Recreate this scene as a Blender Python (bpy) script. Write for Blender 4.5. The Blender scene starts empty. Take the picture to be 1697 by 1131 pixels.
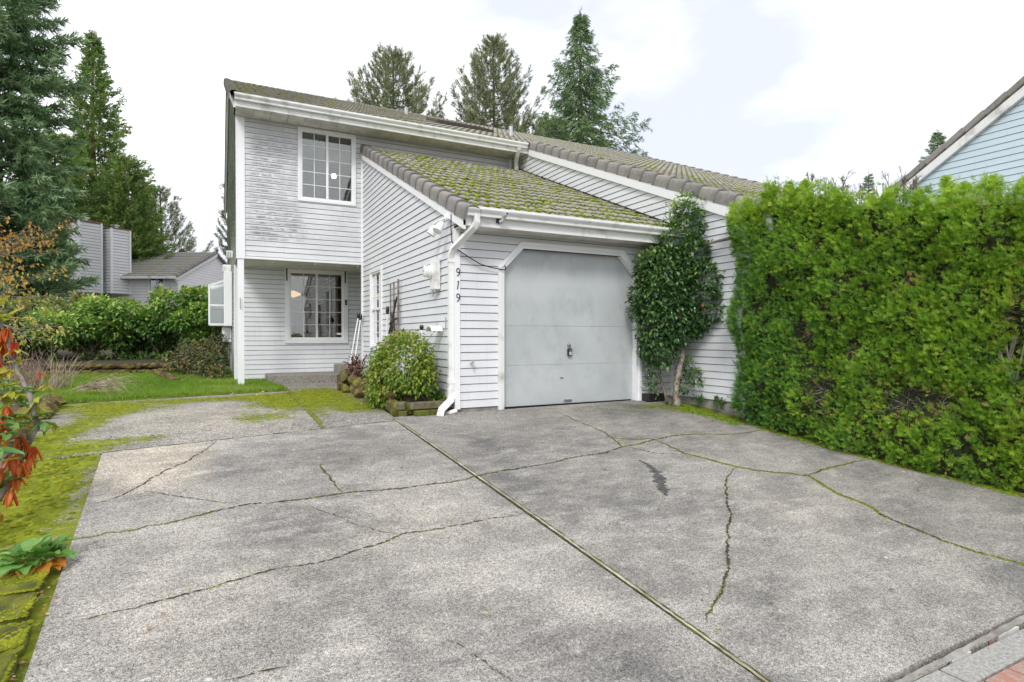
import bpy, bmesh, math, random
import numpy as np
from mathutils import Vector, Matrix
random.seed(7); RN = np.random.default_rng(11)
sc = bpy.context.scene; COL = sc.collection
PI = math.pi
# ------------------------------------------------------------------ camera, world, sun, exposure
YAW, PITCH = math.radians(27.19), math.radians(-0.5)
cd = bpy.data.cameras.new('camera'); cam = bpy.data.objects.new('camera', cd); COL.objects.link(cam)
cam.location = (-2.70, -6.80, 0.96); cam.rotation_euler = (PI/2 + PITCH, 0, -YAW)
cd.sensor_width = 36; cd.lens = 36*953/1697; cd.clip_start = .05; cd.clip_end = 2000
sc.camera = cam
w = bpy.data.worlds.new('World'); sc.world = w; w.use_nodes = True
nt = w.node_tree; nt.nodes.clear()
SUN_EL, SUN_ROT = math.radians(42), math.radians(215)
sky = nt.nodes.new('ShaderNodeTexSky'); sky.sky_type = 'NISHITA'; sky.sun_disc = False
sky.sun_elevation = SUN_EL; sky.sun_rotation = SUN_ROT
bg1 = nt.nodes.new('ShaderNodeBackground'); bg1.inputs[1].default_value = .10
nt.links.new(sky.outputs[0], bg1.inputs[0])
tc = nt.nodes.new('ShaderNodeTexCoord'); mp = nt.nodes.new('ShaderNodeMapping'); mp.inputs['Scale'].default_value = (1, 1, 2.6)
nz = nt.nodes.new('ShaderNodeTexNoise'); nz.inputs['Scale'].default_value = 2.3; nz.inputs['Detail'].default_value = 5; nz.inputs['Roughness'].default_value = .5
cr = nt.nodes.new('ShaderNodeValToRGB'); e = cr.color_ramp.elements
e[0].position = .36; e[0].color = (.64, .675, .78, 1); e[1].position = .56; e[1].color = (1.02, 1.03, 1.06, 1)
bg2 = nt.nodes.new('ShaderNodeBackground'); bg2.inputs[1].default_value = 1.08
mx = nt.nodes.new('ShaderNodeMixShader'); mx.inputs[0].default_value = .93
out = nt.nodes.new('ShaderNodeOutputWorld')
L = nt.links.new
L(tc.outputs['Generated'], mp.inputs[0]); L(mp.outputs[0], nz.inputs['Vector']); L(nz.outputs['Fac'], cr.inputs[0]); L(cr.outputs[0], bg2.inputs[0])
L(bg1.outputs[0], mx.inputs[1]); L(bg2.outputs[0], mx.inputs[2]); L(mx.outputs[0], out.inputs[0])
sd = bpy.data.lights.new('sun', 'SUN'); sd.energy = 1.4; sd.angle = math.radians(14); sd.color = (1, .97, .93)
so = bpy.data.objects.new('sun', sd); COL.objects.link(so)
# the sun stands behind the camera and to the left, high
az = math.radians(215)   # compass from +Y clockwise
sdir = Vector((math.sin(az)*math.cos(SUN_EL), math.cos(az)*math.cos(SUN_EL), math.sin(SUN_EL)))
so.rotation_euler = sdir.to_track_quat('Z', 'Y').to_euler()
sc.view_settings.view_transform = 'Standard'; sc.view_settings.look = 'None'
sc.view_settings.exposure = 0.42; sc.view_settings.gamma = 1; sc.view_settings.use_curve_mapping = False

# ------------------------------------------------------------------ helpers
def G(y):                        # height of the ground: level by the house, 11 % down to the street
    return .11*max(min(y, 0.), -5.5)
def P(xp, D):                    # point D metres ahead of the camera and off to the side
    s = (xp-848.5)/953*D
    return Vector((-2.70 + s*.8895 + D*.4569, -6.80 - s*.4569 + D*.8895, 0))
def tag(o, label=None, cat=None, group=None, kind=None):
    if label: o['label'] = label
    if cat: o['category'] = cat
    if group: o['group'] = group
    if kind: o['kind'] = kind
    return o
def empty(name, loc=(0, 0, 0), rz=0, label=None, cat=None, group=None):
    o = bpy.data.objects.new(name, None); COL.objects.link(o); o.location = loc; o.rotation_euler = (0, 0, rz)
    o.empty_display_size = .1
    return tag(o, label, cat, group)
def link(name, me, parent=None, M=None):
    o = bpy.data.objects.new(name, me); COL.objects.link(o)
    if parent is not None: o.parent = parent
    if M is not None: o.matrix_local = M
    return o
class MB:
    def __init__(s): s.v = []; s.f = []
    def add(s, vs, fs, M=None):
        b = len(s.v)
        for q in vs: s.v.append(tuple(M @ Vector(q)) if M is not None else tuple(q))
        for f in fs: s.f.append(tuple(i+b for i in f))
    def hexa(s, p, M=None):      # 8 corners, bottom 0-3, top 4-7
        s.add(p, [(3, 2, 1, 0), (4, 5, 6, 7), (0, 1, 5, 4), (1, 2, 6, 5), (2, 3, 7, 6), (3, 0, 4, 7)], M)
    def box(s, x0, x1, y0, y1, z0, z1, M=None):
        s.hexa([(x0, y0, z0), (x1, y0, z0), (x1, y1, z0), (x0, y1, z0), (x0, y0, z1), (x1, y0, z1), (x1, y1, z1), (x0, y1, z1)], M)
    def bevbox(s, x0, x1, y0, y1, z0, z1, b=.01, M=None):
        bm = bmesh.new(); bmesh.ops.create_cube(bm, size=1)
        for v in bm.verts: v.co = Vector(((x0+x1)/2+v.co.x*(x1-x0), (y0+y1)/2+v.co.y*(y1-y0), (z0+z1)/2+v.co.z*(z1-z0)))
        bmesh.ops.bevel(bm, geom=bm.edges[:], offset=b, segments=1, affect='EDGES')
        bm.verts.index_update()
        s.add([v.co[:] for v in bm.verts], [[v.index for v in f.verts] for f in bm.faces], M); bm.free()
    def prism(s, poly, fn0, fn1):  # poly list of 2d, fn maps (a,b)->3d for both caps
        n = len(poly); vs = [fn0(*q) for q in poly]+[fn1(*q) for q in poly]
        s.add(vs, [tuple(range(n))[::-1], tuple(range(n, 2*n))]+[(i, (i+1) % n, n+(i+1) % n, n+i) for i in range(n)])
    def tube(s, pts, rad, n=8, flat=None, cap=True, roll=0):
        pts = [Vector(p) for p in pts]
        if not hasattr(rad, '__len__'): rad = [rad]*len(pts)
        rings = []; up = Vector((0, 0, 1))
        prev = None
        for i, p in enumerate(pts):
            t = (pts[min(i+1, len(pts)-1)]-pts[max(i-1, 0)]).normalized()
            if prev is None:
                a = t.cross(Vector((0, 0, 1)) if abs(t.z) < .95 else Vector((0, 1, 0))).normalized()
            else:
                a = (prev - t*prev.dot(t)).normalized()
            prev = a; b = t.cross(a)
            r = rad[i]; ring = []
            for k in range(n):
                th = 2*PI*k/n + roll; ca, sa = math.cos(th), math.sin(th)
                if flat: q = a*ca*r*flat[0]+b*sa*r*flat[1]
                else: q = a*ca*r+b*sa*r
                ring.append(p+q)
            rings.append(ring)
        vs = [q for r_ in rings for q in r_]; fs = []
        for i in range(len(pts)-1):
            for k in range(n):
                fs.append((i*n+k, i*n+(k+1) % n, (i+1)*n+(k+1) % n, (i+1)*n+k))
        if cap: fs.append(tuple(range(n))[::-1]); fs.append(tuple(range((len(pts)-1)*n, len(pts)*n)))
        s.add(vs, fs)
    def rtube(s, pts, wx, wy, n=4):   # rectangular section pipe
        s.tube(pts, 1, 4, flat=(wx*.7071, wy*.7071), roll=PI/4)
    def lathe(s, prof, n=16, M=None):
        vs = [(r*math.cos(2*PI*k/n), r*math.sin(2*PI*k/n), z) for r, z in prof for k in range(n)]
        fs = [(i*n+k, i*n+(k+1) % n, (i+1)*n+(k+1) % n, (i+1)*n+k) for i in range(len(prof)-1) for k in range(n)]
        fs.append(tuple(range(n))[::-1]); fs.append(tuple(range((len(prof)-1)*n, len(prof)*n)))
        s.add(vs, fs, M)
    def mesh(s, name, mat, smooth=False):
        me = bpy.data.meshes.new(name); me.from_pydata(s.v, [], s.f); me.materials.append(mat)
        if smooth: me.polygons.foreach_set('use_smooth', [True]*len(me.polygons))
        me.update(); return me
    def build(s, name, mat, parent=None, smooth=False): return link(name, s.mesh(name, mat, smooth), parent)
def TR(x, y, z, rz=0, rx=0, ry=0, s=1):
    return Matrix.Translation((x, y, z)) @ Matrix.Rotation(rz, 4, 'Z') @ Matrix.Rotation(ry, 4, 'Y') @ Matrix.Rotation(rx, 4, 'X') @ Matrix.Scale(s, 4)
def rock(name, mat, seed, sx, sy, sz, sub=2, amp=.18, parent=None):
    rr = random.Random(seed); bm = bmesh.new(); bmesh.ops.create_icosphere(bm, subdivisions=sub, radius=1)
    ds = [(Vector((rr.gauss(0, 1), rr.gauss(0, 1), rr.gauss(0, 1))).normalized(), rr.uniform(.42, .80)) for _ in range(11)]
    for v in bm.verts:
        c = v.co.copy()
        for d, h in ds:
            k = c.dot(d)
            if k > h: c -= d*(k-h)*.9
        c *= 1+rr.uniform(-amp, amp)*.25
        v.co = Vector((c.x*sx, c.y*sy, c.z*sz))
    me = bpy.data.meshes.new(name); bm.to_mesh(me); bm.free(); me.materials.append(mat)
    return me
# ---- numpy scatter
def basis(d, roll=None, up=None):
    d = d/np.linalg.norm(d, axis=1, keepdims=True); n = len(d)
    r = RN.normal(size=(n, 3)) if up is None else np.broadcast_to(np.asarray(up, float), (n, 3)) + RN.normal(size=(n, 3))*.25
    a = np.cross(d, r); a /= np.linalg.norm(a, axis=1, keepdims=True)+1e-9
    b = np.cross(a, d)
    return np.stack([a, d, b], axis=2)       # columns: x side, y along, z normal
def scatter(name, protos, pos, dirs, scale, mat, parent=None, rnd=None, up=None):
    n = len(pos); B = basis(dirs, up=up); pick = RN.integers(0, len(protos), n)
    VV = []; FF = []; RR = []; base = 0
    if rnd is None: rnd = RN.random(n)
    for k, (v, f) in enumerate(protos):
        ix = np.where(pick == k)[0]
        if not len(ix): continue
        v = np.asarray(v, float); f = np.asarray(f, int); m = len(ix)
        V = np.einsum('nij,vj->nvi', B[ix], v)*scale[ix][:, None, None]+pos[ix][:, None, :]
        VV.append(V.reshape(-1, 3)); FF.append((f[None]+(np.arange(m)*len(v))[:, None, None]+base).reshape(-1, 3))
        RR.append(np.repeat(rnd[ix], len(f))); base += m*len(v)
    V = np.concatenate(VV); F = np.concatenate(FF); R = np.concatenate(RR)
    me = bpy.data.meshes.new(name); me.vertices.add(len(V)); me.vertices.foreach_set('co', V.astype(np.float32).ravel())
    me.loops.add(F.size); me.loops.foreach_set('vertex_index', F.astype(np.int32).ravel())
    me.polygons.add(len(F)); me.polygons.foreach_set('loop_start', (np.arange(len(F))*3).astype(np.int32))
    at = me.attributes.new('rnd', 'FLOAT', 'FACE'); at.data.foreach_set('value', R.astype(np.float32))
    me.update(calc_edges=True); me.materials.append(mat)
    return link(name, me, parent)
LEAF = ([(0, 0, 0), (-.26, .38, .07), (.26, .38, .07), (0, .42, 0), (-.17, .76, .05), (.17, .76, .05), (0, 1, -.05)],
        [(0, 3, 1), (0, 2, 3), (1, 3, 4), (3, 2, 5), (4, 3, 6), (3, 5, 6)])
LEAFS = ([(0, 0, 0), (-.27, .5, .06), (.27, .5, .06), (0, 1, -.04), (0, .5, 0)], [(0, 4, 1), (0, 2, 4), (1, 4, 3), (4, 2, 3)])
LEAFN = ([(0, 0, 0), (-.13, .5, .03), (.13, .5, .03), (0, 1, -.06)], [(0, 2, 1), (1, 2, 3)])
def tuft(n, ln, wd, spread, seed, up=.0):
    rr = random.Random(seed); v = []; f = []
    for i in range(n):
        t = i/n; th = rr.uniform(0, 2*PI); base = Vector((0, t*.75, 0))
        d = Vector((math.cos(th)*spread, .55+.5*t, math.sin(th)*spread+up)).normalized()*ln*rr.uniform(.8, 1.2)
        s = d.cross(Vector((rr.gauss(0, 1), rr.gauss(0, 1), rr.gauss(0, 1)))).normalized()*wd
        b = len(v); v += [tuple(base-s), tuple(base+s), tuple(base+d)]; f.append((b, b+1, b+2))
    return v, f
def spray(seed, n=6, w=.05, z0=0):     # flat fan of scale-leaf twigs
    rr = random.Random(seed); v = [(-.03, 0, 0), (.03, 0, 0), (0, 1, rr.uniform(-.1, .1))]; f = [(0, 1, 2)]
    for i in range(n):
        t = .12+.75*i/n
        for s in (-1, 1):
            L_ = (.52-.36*t)*rr.uniform(.75, 1.25); a = math.radians(rr.uniform(38, 58)); z = rr.uniform(-.1, .14)
            b = len(v); x1, y1 = s*math.sin(a)*L_, t+math.cos(a)*L_
            v += [(0, t-w, 0), (0, t+w, 0), (x1*.75+s*w*.4, y1-.10*L_-w, z*.7), (x1, y1+.02, z)]
            f += [(b, b+2, b+3), (b, b+3, b+1)] if s > 0 else [(b, b+3, b+2), (b, b+1, b+3)]
    return v, f
BLADE = []
for k in range(4):
    rr = random.Random(k); v = []; f = []
    for i in range(6):
        a = rr.uniform(0, 2*PI); x, z = rr.uniform(-.5, .5), rr.uniform(-.5, .5); dx, dz = rr.uniform(-.35, .35), rr.uniform(-.35, .35)
        b = len(v); cx_, sz_ = math.cos(a)*.05, math.sin(a)*.05
        v += [(x-cx_, 0, z-sz_), (x+cx_, 0, z+sz_), (x+dx, rr.uniform(.6, 1.1), z+dz)]; f.append((b, b+1, b+2))
    BLADE.append((v, f))
# ------------------------------------------------------------------ materials
def node(nt, t, **kw):
    n = nt.nodes.new(t)
    for k, v in kw.items(): setattr(n, k, v)
    return n
def ramp(nt, fac, stops, interp='LINEAR'):
    r = nt.nodes.new('ShaderNodeValToRGB'); r.color_ramp.interpolation = interp; e = r.color_ramp.elements
    while len(e) > 1: e.remove(e[-1])
    e[0].position = stops[0][0]; e[0].color = (*stops[0][1], 1) if hasattr(stops[0][1], '__len__') else (stops[0][1],)*3+(1,)
    for p, c in stops[1:]:
        q = e.new(p); q.color = (*c, 1) if hasattr(c, '__len__') else (c,)*3+(1,)
    nt.links.new(fac, r.inputs[0]); return r.outputs[0]
def noise(nt, vec, scale, detail=3, rough=.55):
    n = nt.nodes.new('ShaderNodeTexNoise'); n.inputs['Scale'].default_value = scale; n.inputs['Detail'].default_value = detail
    n.inputs['Roughness'].default_value = rough; nt.links.new(vec, n.inputs['Vector']); return n.outputs['Fac']
def mapping(nt, vec, sc_): m = nt.nodes.new('ShaderNodeMapping'); m.inputs['Scale'].default_value = sc_; nt.links.new(vec, m.inputs[0]); return m.outputs[0]
def mixc(nt, fac, a, b, mode='MIX'):
    m = nt.nodes.new('ShaderNodeMix'); m.data_type = 'RGBA'; m.blend_type = mode
    for s, v in ((m.inputs[0], fac), (m.inputs[6], a), (m.inputs[7], b)):
        if hasattr(v, 'links') or isinstance(v, bpy.types.NodeSocket): nt.links.new(v, s)
        elif hasattr(v, '__len__'): s.default_value = (*v, 1)
        else: s.default_value = v
    return m.outputs[2]
def math_(nt, op, a, b=None, clamp=False):
    m = nt.nodes.new('ShaderNodeMath'); m.operation = op; m.use_clamp = clamp
    for s, v in ((m.inputs[0], a), (m.inputs[1], b)):
        if v is None: continue
        if isinstance(v, bpy.types.NodeSocket): nt.links.new(v, s)
        else: s.default_value = v
    return m.outputs[0]
def newmat(name, rough=.6, spec=.4):
    m = bpy.data.materials.new(name); m.use_nodes = True; nt = m.node_tree
    b = nt.nodes['Principled BSDF']; b.inputs['Roughness'].default_value = rough; b.inputs['Specular IOR Level'].default_value = spec
    g = nt.nodes.new('ShaderNodeNewGeometry')
    return m, nt, b, g.outputs['Position']
def bump(nt, b, h, strength=.3, dist=.01):
    n = nt.nodes.new('ShaderNodeBump'); n.inputs['Strength'].default_value = strength; n.inputs['Distance'].default_value = dist
    nt.links.new(h, n.inputs['Height']); nt.links.new(n.outputs[0], b.inputs['Normal'])
def simple(name, c, rough=.6, var=.12, scale=6, spec=.4, metal=0, bmp=0, bscale=60, c2=None, lo=.35, hi=.65):
    m, nt, b, pos = newmat(name, rough, spec); b.inputs['Metallic'].default_value = metal
    f = noise(nt, pos, scale, 4)
    c2 = c2 or tuple(x*(1-var*2) for x in c)
    nt.links.new(ramp(nt, f, [(lo, c2), (hi, c)]), b.inputs['Base Color'])
    if bmp: bump(nt, b, noise(nt, pos, bscale, 4), bmp, .01)
    return m
def leafmat(name, stops, rough=.45, trans=.25, spec=.4):
    m, nt, b, pos = newmat(name, rough, spec)
    a = nt.nodes.new('ShaderNodeAttribute'); a.attribute_name = 'rnd'
    c = ramp(nt, a.outputs['Fac'], stops)
    nt.links.new(c, b.inputs['Base Color'])
    t = nt.nodes.new('ShaderNodeBsdfTranslucent'); nt.links.new(c, t.inputs[0])
    mx = nt.nodes.new('ShaderNodeMixShader'); mx.inputs[0].default_value = trans
    nt.links.new(b.outputs[0], mx.inputs[1]); nt.links.new(t.outputs[0], mx.inputs[2])
    nt.links.new(mx.outputs[0], nt.nodes['Material Output'].inputs[0]); return m
def sidingmat(name, c, stain=0, dirt=.1):
    m, nt, b, pos = newmat(name, .5, .35)
    f = noise(nt, mapping(nt, pos, (1, 1, 3)), 1.3, 5)
    d = tuple(x*(1-dirt*1.6) for x in c)
    col = ramp(nt, f, [(.3, d), (.65, c)])
    col = mixc(nt, ramp(nt, noise(nt, mapping(nt, pos, (9, 9, 1)), 2.2, 4), [(.55, 0.), (.8, .16)]), col, (.33, .34, .34))
    if stain:
        sx = nt.nodes.new('ShaderNodeSeparateXYZ'); nt.links.new(pos, sx.inputs[0])
        zz = math_(nt, 'FRACT', math_(nt, 'DIVIDE', math_(nt, 'SUBTRACT', sx.outputs[2], stain[0]), .1016))
        band = ramp(nt, zz, [(.12, 0.), (.34, 1.), (.62, .85), (.88, 0.)])
        xr = ramp(nt, math_(nt, 'DIVIDE', math_(nt, 'ADD', sx.outputs[0], 2.4), 2.4), [(.06, 0.), (.16, 1.), (.45, .85), (.56, .12), (.9, .3)])
        zr = ramp(nt, math_(nt, 'DIVIDE', math_(nt, 'SUBTRACT', sx.outputs[2], 2.4), 2.8), [(.1, 0.), (.17, 1.), (.75, .8), (.93, .25)])
        n1 = ramp(nt, noise(nt, mapping(nt, pos, (1, 1, 2.2)), 8, 7, .75), [(.38, 0.), (.52, 1.)])
        n2 = ramp(nt, noise(nt, pos, 1.1, 2), [(.3, .45), (.55, 1.)])
        k = math_(nt, 'MULTIPLY', math_(nt, 'MULTIPLY', math_(nt, 'MULTIPLY', band, xr), math_(nt, 'MULTIPLY', n1, n2)), zr)
        col = mixc(nt, math_(nt, 'MULTIPLY', k, .95, True), col, (.10, .105, .10))
    nt.links.new(col, b.inputs['Base Color'])
    bump(nt, b, noise(nt, mapping(nt, pos, (4, 4, 40)), 12, 3), .12, .004)
    return m
M_sid = sidingmat('vinyl_siding', (.745, .76, .78), dirt=.06)
M_sidup = sidingmat('stained_siding', (.745, .755, .77), stain=(2.47,))
M_sidleft = simple('mossy_siding', (.60, .64, .61), .6, c2=(.30, .34, .28), scale=4)
M_sidfar = sidingmat('far_siding', (.86, .865, .87), dirt=.05)
M_sidblue = sidingmat('pale_blue_siding', (.60, .72, .78), dirt=.03)
M_back = simple('sheathing_lap_shade', (.16, .165, .17), .8)  # dark grey behind the siding gaps paints in the shadow line under each lap
M_trim = simple('white_trim', (.88, .885, .89), .45, .02, 3)
M_trimdirty = simple('weathered_white_trim', (.82, .82, .80), .5, scale=3.5, c2=(.50, .49, .45), lo=.30, hi=.48)
M_gutter = simple('white_gutter_metal', (.84, .845, .84), .35, scale=5, c2=(.58, .57, .54), lo=.28, hi=.48)
M_soffit = simple('soffit_vinyl', (.74, .72, .67), .6, scale=5, c2=(.52, .49, .43))
M_conc = simple('foundation_concrete', (.38, .36, .33), .85, scale=7, c2=(.20, .185, .16), bmp=.4)
M_black = simple('black_metal', (.02, .02, .022), .4)
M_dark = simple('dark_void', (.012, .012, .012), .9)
M_bark = simple('bark', (.26, .21, .16), .85, scale=18, c2=(.09, .07, .055), bmp=.8, bscale=40)
M_barkred = simple('red_bark', (.30, .16, .10), .9, scale=4, c2=(.12, .06, .04), bmp=.8, bscale=10)
M_barkgrey = simple('grey_bark', (.30, .27, .24), .9, scale=14, c2=(.13, .11, .09), bmp=.5)
M_barkpale = simple('lichen_bark', (.42, .38, .30), .85, scale=22, c2=(.13, .10, .07), bmp=.8, bscale=50)
M_chrome = simple('galvanised_metal', (.5, .5, .5), .35, metal=.8)
M_beige = simple('beige_plastic', (.48, .45, .38), .5)
M_greyplastic = simple('grey_plastic', (.55, .56, .55), .5)
# door
m, nt, b, pos = newmat('garage_door_paint', .55, .3); M_door = m
c = ramp(nt, noise(nt, pos, 1.6, 5, .6), [(.35, (.46, .49, .50)), (.6, (.54, .57, .58))])
k = ramp(nt, noise(nt, mapping(nt, pos, (1.2, 1, 1)), 2.6, 8, .68), [(.52, 0.), (.72, .32)])
c = mixc(nt, k, c, (.24, .255, .255))
c = mixc(nt, ramp(nt, noise(nt, mapping(nt, pos, (2, 1, 30)), 9, 4, .7), [(.5, 0.), (.75, .22)]), c, (.60, .62, .62))
nt.links.new(c, b.inputs['Base Color']); bump(nt, b, noise(nt, mapping(nt, pos, (3, 1, 45)), 8, 5, .7), .3, .004)
# glass
m, nt, b, pos = newmat('window_glass'); M_glass = m
fr = nt.nodes.new('ShaderNodeFresnel'); fr.inputs[0].default_value = 1.5
gl = nt.nodes.new('ShaderNodeBsdfGlossy'); gl.inputs['Roughness'].default_value = .01
tr = nt.nodes.new('ShaderNodeBsdfTransparent'); tr.inputs[0].default_value = (.86, .9, .88, 1)
mx = nt.nodes.new('ShaderNodeMixShader'); nt.links.new(math_(nt, 'MULTIPLY_ADD', fr.outputs[0], 1.2), mx.inputs[0])
nt.nodes[mx.inputs[0].links[0].from_node.name].inputs[2].default_value = .10
nt.links.new(tr.outputs[0], mx.inputs[1]); nt.links.new(gl.outputs[0], mx.inputs[2]); nt.links.new(mx.outputs[0], nt.nodes['Material Output'].inputs[0])
M_screen = simple('insect_screen', (.16, .165, .165), .7)
M_curtain = simple('curtain_cloth', (.62, .60, .56), .9)
M_room = simple('interior_wall', (.30, .25, .19), .9)
M_wood = simple('brown_wood', (.30, .13, .05), .5, scale=5)
m = bpy.data.materials.new('lamp_glow'); m.use_nodes = True; M_lamp = m; M_lamp2 = m.copy(); M_lamp2.name = 'dim_lamp_glow'
bb = m.node_tree.nodes['Principled BSDF']; bb.inputs['Emission Color'].default_value = (1, .72, .42, 1); bb.inputs['Emission Strength'].default_value = 6
M_lamp2.node_tree.nodes['Principled BSDF'].inputs['Emission Color'].default_value = (1, .6, .3, 1); M_lamp2.node_tree.nodes['Principled BSDF'].inputs['Emission Strength'].default_value = .9
# roof tiles: moss sits in the valleys and on the butt edges
def tilemat(name, mossy, base=(.225, .205, .185)):
    m, nt, b, pos = newmat(name, .85, .2)
    oi = nt.nodes.new('ShaderNodeObjectInfo')
    c = ramp(nt, noise(nt, pos, 14, 5, .65), [(.3, tuple(x*.55 for x in base)), (.7, base)])
    c = mixc(nt, .35, c, ramp(nt, oi.outputs['Random'], [(0, tuple(x*.6 for x in base)), (.6, base), (1, (base[0]*1.15, base[1]*1.12, base[2]*1.07))]))
    c = mixc(nt, ramp(nt, noise(nt, pos, 60, 3), [(.62, 0.), (.72, .55)]), c, (.42, .42, .39))
    a = nt.nodes.new('ShaderNodeAttribute'); a.attribute_name = 'valley'
    n = math_(nt, 'ADD', math_(nt, 'MULTIPLY', noise(nt, pos, 2.3, 3), .6), math_(nt, 'MULTIPLY', noise(nt, pos, 11, 4, .65), .75))
    k = math_(nt, 'ADD', n, math_(nt, 'MULTIPLY', a.outputs['Fac'], .26))
    mk = ramp(nt, k, [(.93-mossy, 0.), (1.0-mossy, 1.)])
    mc = ramp(nt, noise(nt, pos, 9, 3), [(.35, (.10, .105, .012)), (.5, (.20, .23, .018)), (.68, (.32, .36, .03))])
    nt.links.new(mixc(nt, mk, c, mc), b.inputs['Base Color'])
    bump(nt, b, noise(nt, pos, 90, 4, .7), .6, .008); return m
M_tile = tilemat('mossy_concrete_tile', .165, (.40, .38, .345)); M_tile2 = tilemat('concrete_tile', .12, (.36, .34, .30)); M_tilefar = tilemat('far_concrete_tile', .02, (.36, .345, .32))
M_rake = tilemat('rake_tile_concrete', -.04, (.33, .312, .29))
M_moss = simple('moss', (.26, .28, .03), .95, scale=9, c2=(.10, .12, .012), bmp=.9, bscale=120)
M_mossdark = simple('dark_moss', (.13, .15, .02), .95, scale=9, c2=(.08, .06, .02), bmp=.9, bscale=120)
M_stonemoss = simple('mossy_stone', (.19, .18, .025), .9, scale=9, c2=(.10, .065, .035), lo=.45, hi=.62, bmp=.9, bscale=50)
M_brickgrey = simple('mossy_paver_block', (.20, .17, .12), .9, scale=12, c2=(.10, .085, .045), bmp=.7, bscale=60)
# concrete drive
def concmat(name, base, dark, speck, moss=True, agg=170):
    m, nt, b, pos = newmat(name, .88, .2)
    L1 = ramp(nt, noise(nt, pos, .9, 5, .62), [(.34, dark), (.62, base)])
    L2 = mixc(nt, ramp(nt, noise(nt, mapping(nt, pos, (1, 2.2, 1)), 3.2, 6, .7), [(.46, 0.), (.75, .75)]), L1, tuple(min(1, x*1.38) for x in base))
    L2 = mixc(nt, ramp(nt, noise(nt, pos, 1.7, 6, .72), [(.50, 0.), (.74, .6)]), L2, tuple(x*.62 for x in dark))
    s1 = ramp(nt, noise(nt, pos, agg, 2, .8), [(.36, 1-speck), (.50, 1.), (.64, 1+speck*.9)])
    c = mixc(nt, 1., L2, s1, 'MULTIPLY')
    s2 = ramp(nt, noise(nt, pos, agg*.32, 3, .8), [(.38, 1-speck*.55), (.5, 1.), (.62, 1+speck*.4)])
    c = mixc(nt, 1., c, s2, 'MULTIPLY')
    c = mixc(nt, ramp(nt, noise(nt, pos, 13, 2, .5), [(.745, 0.), (.77, .8)]), c, (.62, .61, .57))
    t = nt.nodes.new('ShaderNodeAttribute'); t.attribute_name = 'tone'
    c = mixc(nt, 1., c, ramp(nt, t.outputs['Fac'], [(0, .45), (.5, 1.), (1, (1.6, 1.52, 1.36))]), 'MULTIPLY')
    a = nt.nodes.new('ShaderNodeAttribute'); a.attribute_name = 'moss'
    mk = math_(nt, 'ADD', a.outputs['Fac'], math_(nt, 'MULTIPLY', math_(nt, 'SUBTRACT', noise(nt, pos, 3.6, 8, .82), .5), 2.3))
    mk = math_(nt, 'ADD', mk, math_(nt, 'MULTIPLY', math_(nt, 'SUBTRACT', noise(nt, pos, 60, 3, .8), .5), 1.9))
    mkf = ramp(nt, mk, [(.46, 0.), (.60, 1.)])
    mc = ramp(nt, noise(nt, pos, 6, 5, .7), [(.32, (.08, .10, .006)), (.5, (.16, .195, .010)), (.68, (.26, .285, .02))])
    nt.links.new(mixc(nt, mkf, c, mc), b.inputs['Base Color'])
    bump(nt, b, math_(nt, 'ADD', noise(nt, pos, agg, 2, .8), math_(nt, 'MULTIPLY', mkf, .8)), .45, .006); return m
M_slab = concmat('weathered_concrete', (.385, .36, .325), (.185, .178, .168), .68, agg=190)
M_agg = concmat('exposed_aggregate', (.36, .335, .30), (.23, .215, .19), .75, agg=105)
M_soil = simple('soil', (.11, .085, .055), .95, scale=8, c2=(.045, .035, .022), bmp=1, bscale=40)
M_lawn = simple('lawn_turf', (.20, .29, .035), .95, scale=2.2, c2=(.11, .15, .02), bmp=.8, bscale=60)
M_aggs = simple('step_aggregate', (.40, .38, .33), .9, scale=70, c2=(.14, .13, .11), bmp=.8, bscale=90)
M_street = simple('street_concrete', (.46, .45, .42), .9, scale=60, c2=(.27, .26, .24), bmp=.5, bscale=120)
M_brick = simple('red_brick', (.42, .20, .15), .85, scale=30, c2=(.36, .30, .25), lo=.4, hi=.55, bmp=.5)
M_joint = simple('weathered_joint_wood', (.56, .52, .42), .9, scale=6, c2=(.26, .23, .15), bmp=.6)
M_crack = simple('crack_fill', (.075, .07, .045), .95, scale=14, c2=(.02, .018, .014))

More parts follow.
